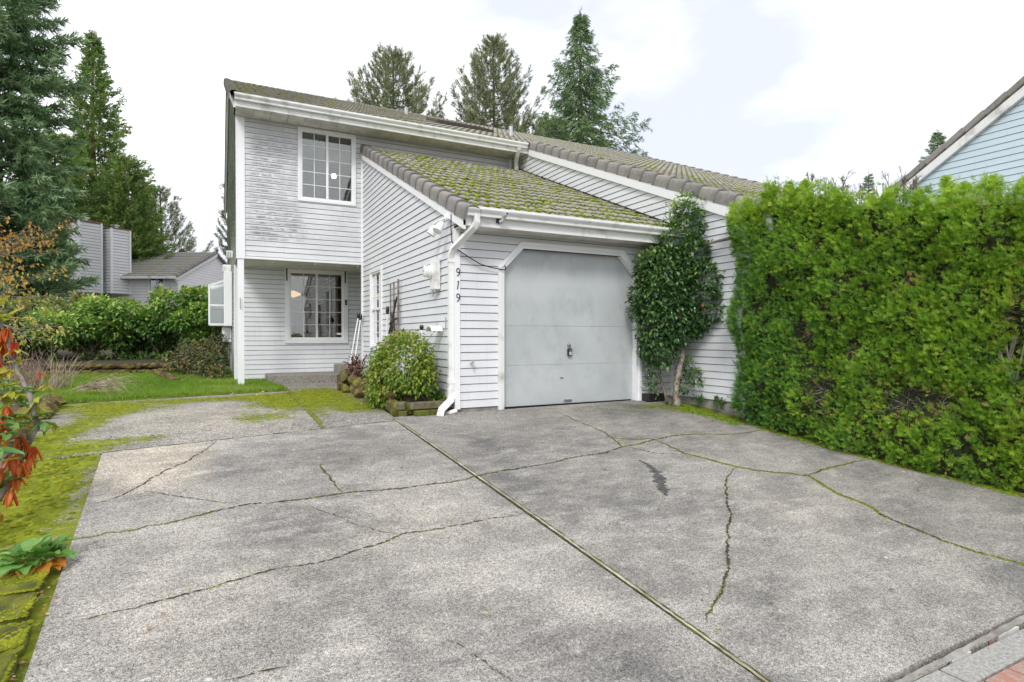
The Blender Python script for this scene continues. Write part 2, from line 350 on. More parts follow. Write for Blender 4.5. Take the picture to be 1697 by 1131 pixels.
# ------------------------------------------------------------------ ground
def sheet(name, c, mat, nx=10, ny=10, off=0., thick=0., parent=None, moss=None, tone=None, zfn=None, jag=0):
    c = [Vector(q) for q in c]      # SW, SE, NE, NW
    vs = []; fs = []
    for j in range(ny+1):
        for i in range(nx+1):
            u, v = i/nx, j/ny
            p = c[0]*(1-u)*(1-v)+c[1]*u*(1-v)+c[2]*u*v+c[3]*(1-u)*v
            x, y = p.x, p.y
            if jag and (i in (0, nx) or j in (0, ny)): x += random.uniform(-jag, jag); y += random.uniform(-jag, jag)
            vs.append((x, y, (zfn(x, y) if zfn else G(y))+off))
    for j in range(ny):
        for i in range(nx):
            a = j*(nx+1)+i; fs.append((a, a+1, a+nx+2, a+nx+1))
    nv = len(vs)
    if thick:
        ring = [i for i in range(nx)]+[nx+(nx+1)*j for j in range(ny)]+[(nx+1)*ny+i for i in range(nx, 0, -1)]+[(nx+1)*j for j in range(ny, 0, -1)]
        base = len(vs); vs += [(vs[i][0], vs[i][1], vs[i][2]-thick) for i in ring]; n = len(ring)
        for k in range(n): fs.append((ring[(k+1) % n], ring[k], base+k, base+(k+1) % n))
    me = bpy.data.meshes.new(name); me.from_pydata(vs, [], fs); me.materials.append(mat); me.update()
    A = np.array(vs)
    for nm, fn, df in (('moss', moss, 0.), ('tone', tone, .5)):
        at = me.attributes.new(nm, 'FLOAT', 'POINT'); val = fn(A[:, 0], A[:, 1]) if fn else np.full(len(A), df)
        at.data.foreach_set('value', np.asarray(val, np.float32))
    return link(name, me, parent)
def blobs(L_):
    def f(x, y):
        s = np.zeros_like(x)
        for cx, cy, rx, ry, a in L_: s = s+a*np.exp(-((x-cx)/rx)**2-((y-cy)/ry)**2)
        return s
    return f
mb = MB()
ys = [-300, -60, -20, -9, -5.5, -5.0, -3, -1.5, -.5, 0, 3, 8, 20, 60, 400]; xs = [-300, -60, -20, -8, -4, 0, 4, 8, 20, 60, 400]
for y in ys:
    for x in xs: mb.v.append((x, y, G(y)-.035 if y > -9 else -.605-.035))
for j in range(len(ys)-1):
    for i in range(len(xs)-1):
        a = j*len(xs)+i; mb.f.append((a, a+1, a+len(xs)+1, a+len(xs)))
tag(mb.build('ground', M_soil), kind='structure')
drive = empty('driveway'); tag(drive, kind='structure')
def tone_w(x, y):
    t = .5+0*x
    t = t+.55*np.exp(-((x+3.2)/.45)**4-((y+1.0)/.75)**4)          # cleaner pale corner
    t = t+.10*np.exp(-((x+2.0)/1.0)**2-((y+.45)/.22)**2)-.17*np.exp(-((x+1.6)/.9)**2-((y+1.2)/.55)**2)
    t = t+.10*np.exp(-((x+1.5)/.6)**2-((y+2.9)/.5)**2)+.08*np.exp(-((x+2.6)/.7)**2-((y+3.6)/.6)**2)
    return t
def tone_e(x, y):
    t = .5-.20*np.exp(-((x+.1)/.9)**2-((y+1.1)/.7)**2)-.14*np.exp(-((x-2.)/1.3)**2-((y+.5)/.35)**2)
    t = t-.16*np.exp(-((x-3.0)/.8)**2-((y+.6)/.4)**2)-.10*np.exp(-((x-.6)/.9)**2-((y+4.3)/.5)**2)-.08*np.exp(-((x+.1)/.5)**2-((y+2.8)/.5)**2)+.10*np.exp(-((x-1.2)/.8)**2-((y+3.9)/.5)**2)
    return t
moss_e = blobs([(3.3, -.75, .50, .26, .75), (3.0, -.40, .6, .13, .55), (2.2, -.55, .9, .25, .28), (3.45, -1.25, .3, .3, .7), (3.45, -2.1, .14, .5, .55), (3.48, -2.8, .1, .5, .55), (3.55, -3.4, .09, .5, .55), (3.72, -4.2, .09, .5, .55), (2.2, -.18, .35, .07, .45), (3.9, -2.5, .35, 3, .6)])
sheet('slab', [(-.535, -5.28, 0), (5.4, -5.22, 0), (3.62, .03, 0), (-.83, -.06, 0)], M_slab, 90, 90, .0, .12, drive, moss_e, tone_e)
sheet('slab', [(-3.30, -5.35, 0), (-.56, -5.285, 0), (-.855, -.225, 0), (-3.60, -.635, 0)], M_slab, 60, 80, .0, .12, drive,
      blobs([(-3.55, -1.5, .04, 1.0, .4)]), tone_w)
# wood strip with moss on both sides in the joint between the two slabs
J = [(-.842, -.14), (-.749, -1.5), (-.66, -3.), (-.60, -4.2), (-.548, -5.28)]
def ribbon(pts, wd, zo, seed=1, step=.04, jit=.25, taper=True, wob=.0):
    rr = random.Random(seed); pts = [Vector((*p, 0)) for p in pts]; D = []
    for a, b_ in zip(pts, pts[1:]):
        n = max(1, int((b_-a).length/step)); D += [a.lerp(b_, i/n) for i in range(n)]
    D.append(pts[-1]); mb = MB(); n = len(D)
    for i, p in enumerate(D):
        t = (D[min(i+1, n-1)]-D[max(i-1, 0)]).normalized(); s = Vector((-t.y, t.x, 0))
        k = wd*rr.uniform(1-jit*2, 1+jit*2)*(min(1, .25+4*min(i, n-1-i)/n) if taper else 1)
        p = p+s*rr.uniform(-wob, wob)
        a, b_ = p-s*k/2, p+s*k/2
        mb.v += [(a.x, a.y, G(a.y)+zo), (b_.x, b_.y, G(b_.y)+zo)]
    mb.f = [(2*i, 2*i+1, 2*i+3, 2*i+2) for i in range(n-1)]
    return mb, D
js, _ = ribbon(J, .020, .003, 2, .05, .16, False, .001)
js.build('expansion_strip', M_joint, drive)
for dx in (-.016, .016):
    r_, _ = ribbon([(x+dx*.85, y) for x, y in J], .009, .005, 3+int(dx*1000), .03, .4, False, .003); r_.build('joint_moss', M_mossdark, drive)
CR = dict(
 A=([(-3.453, -2.489), (-3.241, -2.471), (-2.949, -2.417), (-2.547, -2.273), (-2.143, -2.299), (-1.697, -2.29), (-1.32, -2.326), (-0.898, -2.312), (-0.453, -2.208), (0.006, -2.168), (0.474, -2.072), (0.807, -2.056), (1.109, -1.933), (1.218, -1.633), (1.282, -1.366), (1.26, -0.9), (1.273, -0.418)], .016, .55),
 A2=([(1.237, -1.652), (1.424, -1.733), (1.652, -1.79)], .014, .7),
 A3=([(1.109, -1.933), (1.276, -1.916), (1.634, -1.81), (2.051, -1.755), (2.302, -1.777), (2.696, -1.895), (2.994, -1.928), (3.349, -1.889)], .018, .8),
 B=([(1.653, -1.828), (1.628, -2.096), (1.61, -2.334), (1.679, -2.503), (1.715, -2.636), (1.783, -2.822), (1.895, -2.989), (2.082, -3.116), (2.266, -3.266), (2.173, -3.453), (2.084, -3.654), (2.072, -3.795), (2.051, -3.952), (1.966, -4.081), (1.941, -4.188), (1.934, -4.335), (1.927, -4.442), (1.904, -4.568), (1.922, -4.664), (1.928, -4.752), (1.966, -4.822), (2.032, -4.981), (2.16, -5.2)], .024, 1.),
 C=([(2.266, -3.25), (2.642, -3.187), (3.018, -3.144), (3.336, -3.126)], .014, .9),
 D=([(1.764, -2.854), (1.442, -3.036), (1.266, -3.169), (1.087, -3.359), (0.917, -3.515), (0.737, -3.707), (0.575, -3.826), (0.459, -3.953), (0.292, -4.083), (0.159, -4.214), (-0.029, -4.358), (-0.182, -4.472), (-0.348, -4.563), (-0.478, -4.655)], .015, .35),
 E=([(1.12, -1.959), (1.194, -2.027), (1.288, -2.21), (1.515, -2.325), (1.591, -2.349)], .009, .2),
 G=([(-3.39, -3.504), (-3.216, -3.458), (-2.998, -3.425), (-2.731, -3.382), (-2.429, -3.298), (-2.134, -3.301), (-1.828, -3.214), (-1.649, -3.129), (-1.266, -3.116), (-0.796, -3.107), (-0.697, -3.109)], .010, .4),
 H=([(-2.173, -2.31), (-2.019, -2.602), (-1.836, -2.913), (-1.642, -3.103)], .005, 0),
 I=([(-2.709, -0.507), (-2.766, -0.719), (-2.952, -1.156), (-3.091, -1.32), (-3.18, -1.54), (-3.218, -1.636), (-3.315, -1.807), (-3.406, -1.882), (-3.493, -1.942)], .012, .15),
 J=([(-1.897, -1.538), (-1.887, -1.789), (-1.855, -2.026), (-1.839, -2.24)], .012, .6),
 K=([(-3.178, -1.768), (-2.817, -2.058), (-2.566, -2.232)], .007, .3),
 L=([(-1.742, -4.261), (-1.647, -4.464), (-1.586, -4.641)], .006, .0),
 M=([(-2.692, -4.169), (-2.545, -4.169), (-2.427, -4.178)], .006, .2))
moss_pts = []
for i, (k_, (pts, wd, mo)) in enumerate(CR.items()):
    sub = []                       # add small wander between the measured points
    rr = random.Random(i+50)
    for a, b_ in zip(pts, pts[1:]):
        n = max(1, int(math.dist(a, b_)/.07))
        for t in range(n):
            q = t/n; s = .016 if t else 0
            sub.append((a[0]+(b_[0]-a[0])*q+rr.uniform(-s, s), a[1]+(b_[1]-a[1])*q+rr.uniform(-s, s)))
    sub.append(pts[-1])
    r_, D = ribbon(sub, wd*.8, .004, i, .015, .48, True, .006); r_.build('crack', M_crack, drive)
    for p in D:
        for _ in range(int(9*mo)+1):
            if rr.random() < mo*(.62+.45*math.sin(p.x*5+p.y*3.3+i)): moss_pts.append((p.x+rr.gauss(0, wd*.42), p.y+rr.gauss(0, wd*.42), rr.uniform(.4, 1.)*(.004+wd*.25)))
# oil stain as a film on the slab
r_, _ = ribbon([(0.985, -2.36), (0.956, -2.575), (0.846, -2.799), (0.7, -2.987), (0.581, -3.193)], .075, .0035, 77, .02, .42, True, .008)
r_.build('oil_stain', simple('oil_stain', (.13, .125, .12), .8, scale=40, c2=(.05, .05, .05)), drive)
# low domes of moss
DOME = ([(math.cos(a)*1.0, .0, math.sin(a)*1.0) for a in [i*PI/3 for i in range(6)]]+[(math.cos(a+.5)*.6, .42, math.sin(a+.5)*.6) for a in [i*PI/3 for i in range(6)]]+[(0, .58, 0)],
        [(i, 6+i, (i+1) % 6) for i in range(6)]+[((i+1) % 6, 6+i, 6+(i+1) % 6) for i in range(6)]+[(6+i, 12, 6+(i+1) % 6) for i in range(6)])
M_mossl = leafmat('crack_moss', [(0, (.11, .135, .010)), (.5, (.18, .20, .012)), (1, (.28, .28, .025))], .95, .0, .1)
mp_ = np.array(moss_pts); pos = np.stack([mp_[:, 0], mp_[:, 1], [G(y)+.001 for y in mp_[:, 1]]], 1)
o = scatter('crack_moss', [DOME], pos, np.tile([0, .0, 1.], (len(pos), 1))+RN.normal(size=(len(pos), 3))*.05, mp_[:, 2], M_mossl, drive); tag(o, kind='stuff')
# aggregate patio
patio = empty('patio'); tag(patio, kind='structure')
mossP = blobs([(-3.43, -.28, .36, .22, .62), (-3.95, 1.05, .25, 1.3, .75), (-3.6, 2.2, .6, .7, .55), (-3.1, 3.1, 1.2, .42, .75), (-4.4, 2.7, .6, .8, .7), (-2.25, .62, .46, .55, .66), (-1.9, 3.1, .7, .6, .75), (-1.75, 1.9, .42, .8, .66), (-1.55, .6, .1, 1.4, .35),
               (-1.1, 2.3, .5, .9, .85), (-1.1, 3.8, .5, .9, .85), (-1.0, .9, .42, .6, .72), (-1.9, 2.4, .4, 1.0, .5), (-3.8, -.5, .35, .25, .7), (-2.3, 1.9, .3, .3, .25), (-4.15, 0, .2, .8, .75), (-.9, 1.4, .3, .4, .3)])
tonP = blobs([(-2.8, .9, 1.0, 1.0, .2)])
sheet('slab', [(-4.45, -.75, 0), (-1.69, -.36, 0), (-1.60, 3.95, 0), (-5.0, 3.22, 0)], M_agg, 60, 70, -.006, .1, patio, mossP, lambda x, y: .5+tonP(x, y))
sheet('slab', [(-1.665, -.36, 0), (-.84, -.23, 0), (-.30, 5.66, 0), (-1.575, 5.66, 0)], M_agg, 30, 80, -.006, .1, patio, mossP, lambda x, y: .42+0*x)
o = sheet('mossy_ground', [(-4.9, -4.4, 0), (-3.34, -4.4, 0), (-3.60, -.66, 0), (-4.45, -.76, 0)], M_agg, 30, 60, -.012, .05, None, lambda x, y: .86+.3*np.exp(-((x+4.1)/.35)**2)-.32*np.exp(-((x+3.60)/.09)**2-((y+1.6)/.9)**2))
tag(o, kind='structure')
# moss strip north edge of slab
r_, _ = ribbon([(-3.6, -.64), (-.86, -.23)], .012, .002, 5, .05, .4, False); r_.build('joint_moss', M_crack, patio)
r_, _ = ribbon([(-1.682, -.36), (-1.59, 3.9), (-1.575, 5.5)], .05, .001, 6, .05, .4, False, .01); r_.build('joint_moss', M_moss, patio)
n = 30000; qx = RN.uniform(-4.6, -.6, n); qy = RN.uniform(-4.2, 4.6, n)
mv = np.where(qy > -.68, mossP(qx, qy), .80-.35*np.exp(-((qx+3.60)/.10)**2)); west = np.where(qy < -.62, np.interp(qy, [-4.4, -.66], [-3.36, -3.60]), 0)
kp = (RN.random(n) < (mv-.42)*1.6) & ((qy > -.6) | (qx < west-.02)) & (qx < -.66+.05*qy*0) & (qx > -4.5) & (qy < 3.4+.9*(qx > -1.6)) & ~((qy < -.25) & (qx > -3.55)) & ~((qy > 3.0) & (qx < -4.4))
qx, qy = qx[kp], qy[kp]; n = len(qx)
tag(scatter('moss_cushions', [DOME], np.stack([qx, qy, np.array([G(y) for y in qy])-.012], 1), np.tile([0, 0, 1.], (n, 1))+RN.normal(size=(n, 3))*.08, RN.uniform(.008, .026, n), M_mossl, patio), kind='stuff')
# lawn
lawnA = sheet('lawn', [(-5.3, 3.24, 0), (-1.58, 3.98, 0), (-2.42, 16.6, 0), (-9.0, 13.2, 0)], M_lawn, 20, 30, .012, .05); tag(lawnA, kind='structure')
ln = sheet('lawn', [(-2.45, 4.0, 0), (-1.585, 4.0, 0), (-1.62, 5.05, 0), (-2.45, 5.12, 0)], M_lawn, 6, 6, .016, .05); tag(ln, kind='structure')
N = 30000; u = RN.random(N)**1.3; v = RN.random(N)
c4 = [np.array(q) for q in ((-5.25, 3.26), (-1.6, 4.0), (-2.45, 14.8), (-8.0, 13.2))]
pp = (c4[0]*(1-v)[:, None]+c4[1]*v[:, None])*(1-u)[:, None]+(c4[3]*(1-v)[:, None]+c4[2]*v[:, None])*u[:, None]
pos = np.concatenate([pp, np.full((N, 1), .012)], 1)
M_grass = leafmat('grass', [(0, (.10, .20, .015)), (.5, (.21, .37, .03)), (.8, (.31, .43, .06)), (1, (.48, .44, .18))], .6, .3)
gn = (np.sin(pp[:, 0]*2.1)+np.sin(pp[:, 1]*1.3+pp[:, 0]))*.1+.45
o = scatter('grass', BLADE, pos, np.tile([0, 0, 1.], (N, 1))+RN.normal(size=(N, 3))*.12, RN.uniform(.035, .085, N), M_grass, None, np.clip(gn+RN.normal(size=N)*.2+.22*(np.sin(pp[:, 0]*3.3+pp[:, 1]*2.1)*np.sin(pp[:, 1]*1.7) > .55), 0, 1)); tag(o, 'short green lawn grass between the patio and the stone edging', 'grass', kind='stuff')
# street edge at the lower right
street = empty('street'); tag(street, kind='structure')
def flatq(name, c, mat, z0, z1, parent):
    mb = MB(); mb.prism(c, lambda a, b_: (a, b_, z0), lambda a, b_: (a, b_, z1)); return mb.build(name, mat, parent)
zf = -.587
for i in range(9):
    x0 = -3.65+i*.98; flatq('kerb_slab', [(x0+.008, -5.475), (x0+.972, -5.472), (x0+.972, -5.345), (x0+.008, -5.348)], M_street, zf-.1, zf+.002, street)
r_, _ = ribbon([(-3.3, -5.365), (.35, -5.315), (1.35, -5.287), (5.0, -5.26)], .034, -.004, 9, .05, .1, False); r_.build('joint_soil', M_conc, street)
rr = random.Random(61); x0 = -.4
while x0 < 4.6:
    l_ = rr.uniform(.05, .26); y0 = -5.328+.02*x0+rr.uniform(-.003, .003); w1, w2 = rr.uniform(.004, .011), rr.uniform(.004, .011)
    flatq('mortar_chip', [(x0, y0-w1), (x0+l_*.5, y0-w2), (x0+l_, y0-w1*.6), (x0+l_*.9, y0+w2), (x0+l_*.3, y0+w1), (x0+.004, y0+w2*.7)], rr.choice((M_trimdirty, M_aggs, M_aggs, M_trimdirty, M_brick, M_mossdark)), zf-.03, zf+rr.uniform(-.006, .001), street); x0 += l_+rr.uniform(.0, .05)
for r in range(3):
    for i in range(20):
        x0 = .36+i*.212-(r % 2)*.1 if r else .36+i*.212; y1 = -5.487-r*.108
        if x0 > 4.6: continue
        flatq('brick', [(x0, y1-.1), (x0+.203, y1-.1), (x0+.203, y1), (x0, y1)], M_brick, zf-.08, zf+.003+random.uniform(-.002, .003), street)
flatq('kerb_slab', [(-3.65, -5.8), (.345, -5.8), (.345, -5.485), (-3.65, -5.485)], M_street, zf-.1, zf+.001, street)
flatq('roadway', [(-40, -14), (60, -14), (60, -5.82), (-40, -5.82)], simple('asphalt', (.06, .06, .06), .9), zf-.1, zf-.005, street)

# ------------------------------------------------------------------ houses
EXP = .1016
def scan(poly, z):
    xs = []; n = len(poly)
    for i in range(n):
        (a, za), (b_, zb) = poly[i], poly[(i+1) % n]
        if (za <= z < zb) or (zb <= z < za): xs.append(a+(b_-a)*(z-za)/(zb-za))
    xs.sort(); return [(xs[i], xs[i+1]) for i in range(0, len(xs)-1, 2)]
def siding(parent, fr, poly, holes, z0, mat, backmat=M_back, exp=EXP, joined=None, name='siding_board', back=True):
    """fr(s, z, d) -> 3d point, d = metres out of the wall. One lapped board per course and side of each opening."""
    zs = [p[1] for p in poly]; zmin, zmax = min(zs), max(zs); k = int(math.floor((zmin-z0)/exp)); big = MB(); made = 0
    vz = sorted(set([round(z, 5) for z in zs]+[round(z, 5) for h in holes for z in h[2:]]))
    while z0+k*exp < zmax:
        zb = z0+k*exp+.009; zt = z0+(k+1)*exp; k += 1
        lo, hi = max(zb, zmin), min(zt, zmax)
        if hi-lo < .006: continue
        cuts = [lo]+[z for z in vz if lo+.004 < z < hi-.004]+[hi]; pieces = []
        for a, b_ in zip(cuts, cuts[1:]):
            ia, ib = scan(poly, a+1e-5), scan(poly, b_-1e-5)
            if len(ia) != len(ib): continue
            for (s0, s1), (t0, t1) in zip(ia, ib):
                segs = [(s0, s1, t0, t1)]
                for h0, h1, hz0, hz1 in holes:
                    if hz0 < (a+b_)/2 < hz1:
                        ns = []
                        for q0, q1, r0, r1 in segs:
                            if q1 <= h0 or q0 >= h1: ns.append((q0, q1, r0, r1)); continue
                            if q0 < h0: ns.append((q0, h0, min(r0, h0), h0))
                            if q1 > h1: ns.append((h1, q1, h1, max(r1, h1)))
                        segs = ns
                for q in segs:
                    if q[1]-q[0] > .01 or q[3]-q[2] > .01: pieces.append((a, b_, q))
        # group pieces that touch
        groups = []
        for p in pieces:
            for g in groups:
                if any(abs(q[1]-p[0]) < 1e-4 and q[2][0] < p[2][1] and q[2][1] > p[2][0] for q in g): g.append(p); break
            else: groups.append([p])
        dep = lambda z: .017-.012*(z-zb)/(zt-zb)
        for g in groups:
            mb = big if joined else MB()
            for a, b_, (q0, q1, r0, r1) in g:
                da, db = dep(a), dep(b_)
                mb.hexa([fr(q0, a, da), fr(q1, a, da), fr(q1, a, .0), fr(q0, a, .0), fr(r0, b_, db), fr(r1, b_, db), fr(r1, b_, 0), fr(r0, b_, 0)])
            if not joined: mb.build(name, mat, parent)
            made += 1
    if joined: tag(big.build(joined, mat, parent), kind='stuff')
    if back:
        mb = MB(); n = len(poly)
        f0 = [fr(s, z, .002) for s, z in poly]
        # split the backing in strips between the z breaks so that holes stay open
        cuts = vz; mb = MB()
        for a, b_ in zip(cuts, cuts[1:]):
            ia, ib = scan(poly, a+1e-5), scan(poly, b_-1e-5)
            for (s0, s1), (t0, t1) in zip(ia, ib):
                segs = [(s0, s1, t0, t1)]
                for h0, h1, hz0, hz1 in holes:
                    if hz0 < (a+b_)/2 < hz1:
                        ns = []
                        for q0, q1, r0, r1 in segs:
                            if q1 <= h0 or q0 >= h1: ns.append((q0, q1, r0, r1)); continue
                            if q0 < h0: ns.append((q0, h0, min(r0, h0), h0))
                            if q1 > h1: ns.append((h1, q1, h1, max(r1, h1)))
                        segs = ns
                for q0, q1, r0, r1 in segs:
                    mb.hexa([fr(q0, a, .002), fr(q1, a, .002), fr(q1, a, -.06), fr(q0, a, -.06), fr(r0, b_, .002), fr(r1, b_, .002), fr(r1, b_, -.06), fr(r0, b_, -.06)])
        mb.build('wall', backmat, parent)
    return made
SL = .427; AN = math.atan(SL)
def tile_mesh(name, mat, w=.30, ln=.41, h=.034, nw=12):
    vs = []; fs = []; val = []
    for yy in (0, ln):
        for i in range(nw+1):
            x = w*i/nw; ph = 2*PI*(i/nw*2)
            z = h*(.5-.5*math.cos(ph))**.8
            vs.append((x, yy, z+(.042 if yy == 0 else .010))); val.append(max(0, 1-z/h)*.9+(.25 if yy == 0 else 0))
    for i in range(nw): fs.append((i, i+1, nw+2+i, nw+1+i))
    b = len(vs)
    for i in range(nw+1):
        x = w*i/nw; vs.append((x, .004, max(0, vs[i][2]-.026))); val.append(.1)
    for i in range(nw): fs.append((b+i, b+i+1, i+1, i))
    me = bpy.data.meshes.new(name); me.from_pydata(vs, [], fs); me.materials.append(mat); me.update()
    me.polygons.foreach_set('use_smooth', [i < nw for i in range(len(me.polygons))])
    at = me.attributes.new('valley', 'FLOAT', 'POINT'); at.data.foreach_set('value', val)
    return me
def tiles(parent, x0, ncol, y0, z0, nrow, me, single, sl=AN, M0=None, jn='roof_tiles', exp=.345, w=.30, skip=None, tname='roof_tile'):
    """tile field; rows run up-slope along +Y. single(r, c) -> own object, else joined"""
    vv = np.array([v.co[:] for v in me.vertices]); ff = [tuple(p.vertices) for p in me.polygons]; va = np.array([d.value for d in me.attributes['valley'].data])
    big = MB(); bval = []
    for r in range(nrow):
        for c in range(ncol):
            if skip and skip(r, c): continue
            s = r*exp
            M = Matrix.Translation((x0+c*w, y0+s*math.cos(sl), z0+s*math.sin(sl))) @ Matrix.Rotation(sl, 4, 'X') @ Matrix.Rotation(random.gauss(0, .006), 4, 'Z') @ Matrix.Translation((0, random.gauss(0, .004), random.uniform(0, .004)))
            if M0 is not None: M = M0 @ M
            if single(r, c): link(tname, me, parent, M)
            else: big.add([v for v in vv], ff, M); bval.append(va)
    if big.v:
        o = big.build(jn, me.materials[0], parent); at = o.data.attributes.new('valley', 'FLOAT', 'POINT'); at.data.foreach_set('value', np.concatenate(bval).astype(np.float32)); tag(o, kind='stuff')
def rake_mesh(name, mat, side=1, ln=.40):
    # barrel cap that wraps from the roof over the verge: cross-section in x,z ; side=1: verge on the -x side
    prof = [(.13, .035), (.12, .062), (.085, .088), (.04, .098), (.0, .096), (-.035, .082), (-.052, .055), (-.056, .0), (-.056, -.085)]
    inn = [(x*.8+.012 if x < .1 else x, z-.018 if z > 0 else z) for x, z in prof]
    vs = []; fs = []; n = len(prof)
    for yy, dz, k in ((0, .030, 1.12), (ln*.5, .016, 1.04), (ln, 0, .95)):
        for x, z in prof: vs.append((side*((x-.04)*k+.04), yy, z+dz))
    for j in range(2):
        for i in range(n-1):
            a = j*n+i; q = (a, a+1, a+n+1, a+n); fs.append(q if side < 0 else q[::-1])
    b = len(vs)
    for x, z in inn: vs.append((side*((x-.04)*1.12+.04), .002, z+.028))
    for i in range(n-1): fs.append((i, b+i, b+i+1, i+1) if side > 0 else (i, i+1, b+i+1, b+i))
    # inner return
    for x, z in inn: vs.append((side*((x-.04)*1.12+.04), .05, z+.02))
    for i in range(n-1): fs.append((b+i, b+n+i, b+n+i+1, b+i+1) if side > 0 else (b+i, b+i+1, b+n+i+1, b+n+i))
    # butt closing the bottom of the drop
    me = bpy.data.meshes.new(name); me.from_pydata(vs, [], fs); me.materials.append(mat); me.update()
    me.polygons.foreach_set('use_smooth', [i < 2*(n-1) for i in range(len(me.polygons))])
    at = me.attributes.new('valley', 'FLOAT', 'POINT'); at.data.foreach_set('value', [.3 if z > .06 else 0 for x, y, z in vs]); return me
T_near = tile_mesh('roof_tile', M_tile); T_main = tile_mesh('roof_tile', M_tile2, nw=8); T_far = tile_mesh('roof_tile', M_tilefar, nw=6)
R_l = rake_mesh('rake_tile', M_rake, 1); R_r = rake_mesh('rake_tile', M_rake, -1)
def rakes(parent, x, y0, z0, n, me, sl=AN, M0=None, exp=.345):
    for r in range(n):
        s = r*exp
        M = Matrix.Translation((x, y0+s*math.cos(sl), z0+s*math.sin(sl))) @ Matrix.Rotation(sl, 4, 'X') @ Matrix.Rotation(random.gauss(0, .008), 4, 'Y')
        link('rake_tile', me, parent, M0 @ M if M0 is not None else M)
def extr(parent, name, prof, x0, x1, mat):   # profile (y,z) swept along X
    mb = MB(); mb.prism(prof, lambda a, b_: (x0, a, b_), lambda a, b_: (x1, a, b_)); return mb.build(name, mat, parent)
def gutter(parent, x0, x1, y, z, mat=M_gutter):  # back at y, opens up, top at z
    t = .003; o = [(y, z), (y, z-.105), (y-.07, z-.105), (y-.075, z-.075), (y-.105, z-.045), (y-.115, z-.03), (y-.115, z-.001), (y-.102, z)]
    i = [(y-.102, z-.006), (y-.108, z-.006), (y-.108, z-.032), (y-.098, z-.046), (y-.07, z-.078), (y-.066, z-.100), (y-.005, z-.100), (y-.005, z)]
    g = extr(parent, 'gutter', o+i, x0, x1, mat)
    for x in (x0, x1): extr(g, 'end_cap', o, x-.004 if x == x0 else x+.001, x-.001 if x == x0 else x+.004, mat)
    return g

H = empty('townhouse', label='grey sided two storey townhouse with mossy tile roofs and a single garage', cat='house')
fX = lambda X, sg: (lambda s, z, d: (X+sg*d, s, z))     # wall in plane X=const, outward sg
fY = lambda Y: (lambda s, z, d: (s, Y-d, z))            # wall facing -Y
# garage front
door_holes = [(.62, 2.91, -.2, 1.84)]+[(.635+.058*k, 2.895-.058*k, 1.84+.058*k, 1.84+.058*(k+1)) for k in range(5)]
siding(H, fY(0), [(.045, .035), (3.56, .035), (3.56, 2.31), (.045, 2.31)], door_holes, .035, M_sid)
# garage side wall
siding(H, fX(0, -1), [(.0, .035), (5.15, .035), (5.15, 2.41+SL*5.15), (.0, 2.41)], [(3.66, 4.44, .74, 2.19)], .035, M_sid)
# recessed entrance wall
siding(H, fY(6.6), [(-2.24, .04), (.9, .04), (.9, 2.5), (-2.24, 2.5)], [(-1.28, -.14, .9, 2.40)], .04, M_sid)
# upper front wall, above and left of the garage roof
siding(H, fY(5.19), [(-2.22, 2.47), (-.04, 2.47), (-.04, 4.72), (3.58, 4.72), (3.58, 5.10), (-2.22, 5.10)], [(-1.22, -.19, 3.66, 5.03)], 2.47, M_sidup)
# neighbour's gable wall
siding(H, fX(3.6, -1), [(-1.36, .045), (-.0, .045), (-.0, 2.57), (5.17, 2.57+SL*5.17), (5.17, 3.08+SL*5.17), (-1.36, 3.08-SL*1.36)], [], .045, M_sid)
# left wall: upper storey from 5.19, lower from 6.6
fL = fX(-2.34, -1)
siding(H, fL, [(5.3, 2.45), (6.7, 2.45), (6.7, .04), (16, .04), (16, 5.5), (10.6, 3.08+SL*10.6), (5.3, 3.08+SL*5.3)], [], .04, M_sidleft, joined='siding_boards')
# rear and far walls
mb = MB(); mb.box(-2.33, 10, 15.9, 16, 0, 5.5); mb.box(9.9, 10, -1.3, 15.9, 0, 2.6); mb.box(3.66, 9.9, -1.36, -1.26, -.1, 2.5)
mb.hexa([(9.9, -1.3, 2.6), (10, -1.3, 2.6), (10, 15.9, 2.6), (9.9, 15.9, 2.6), (9.9, -1.3, 2.7), (10, -1.3, 2.7), (10, 10.6, 7.6), (9.9, 10.6, 7.6)])
mb.build('rear_wall', M_sidfar, H)
mb = MB(); mb.box(.9, 1, 5.3, 6.7, .2, 2.45); mb.build('entry_wall', M_sidfar, H)
# foundation
for q in ((.0, .66, .004, .2, -.1, .034), (2.87, 3.6, .004, .2, -.1, .034), (.004, .2, .202, 5.15, -.1, .034), (-2.33, .9, 6.604, 6.8, -.1, .04), (3.604, 3.8, -1.36, 0., -.3, .044), (-2.336, -2.1, 6.802, 16, -.1, .04)):
    mb = MB(); mb.box(*q); mb.build('foundation', M_conc, H)
# corner boards and posts
mb = MB(); mb.box(-.028, .042, -.030, .0, .03, 2.31); mb.box(-.030, -.001, .0005, .045, .03, 2.33); mb.build('corner_board', M_trim, H)
mb = MB(); mb.box(-2.365, -2.215, 5.158, 5.19, 2.42, 5.09); mb.box(-2.367, -2.341, 5.1905, 5.29, 2.42, 5.09); mb.build('corner_board', M_trim, H)
mb = MB(); mb.box(-2.345, -2.235, 5.175, 5.29, -.02, 2.419); mb.build('porch_post', M_trim, H)
mb = MB(); mb.box(-2.372, -2.341, 6.56, 6.72, .02, 2.45); mb.box(-2.372, -2.23, 6.568, 6.598, .02, 2.45); mb.build('corner_board', M_trim, H)
mb = MB(); mb.box(-.045, .02, 5.145, 5.19, .3, 4.62); mb.build('corner_board', M_trim, H)
mb = MB(); mb.box(3.56, 3.60, -.028, .0, .03, 2.31); mb.build('corner_board', M_trim, H)
mb = MB(); mb.box(3.565, 3.70, -1.40, -1.362, .02, 2.5); mb.build('corner_board', M_trim, H)
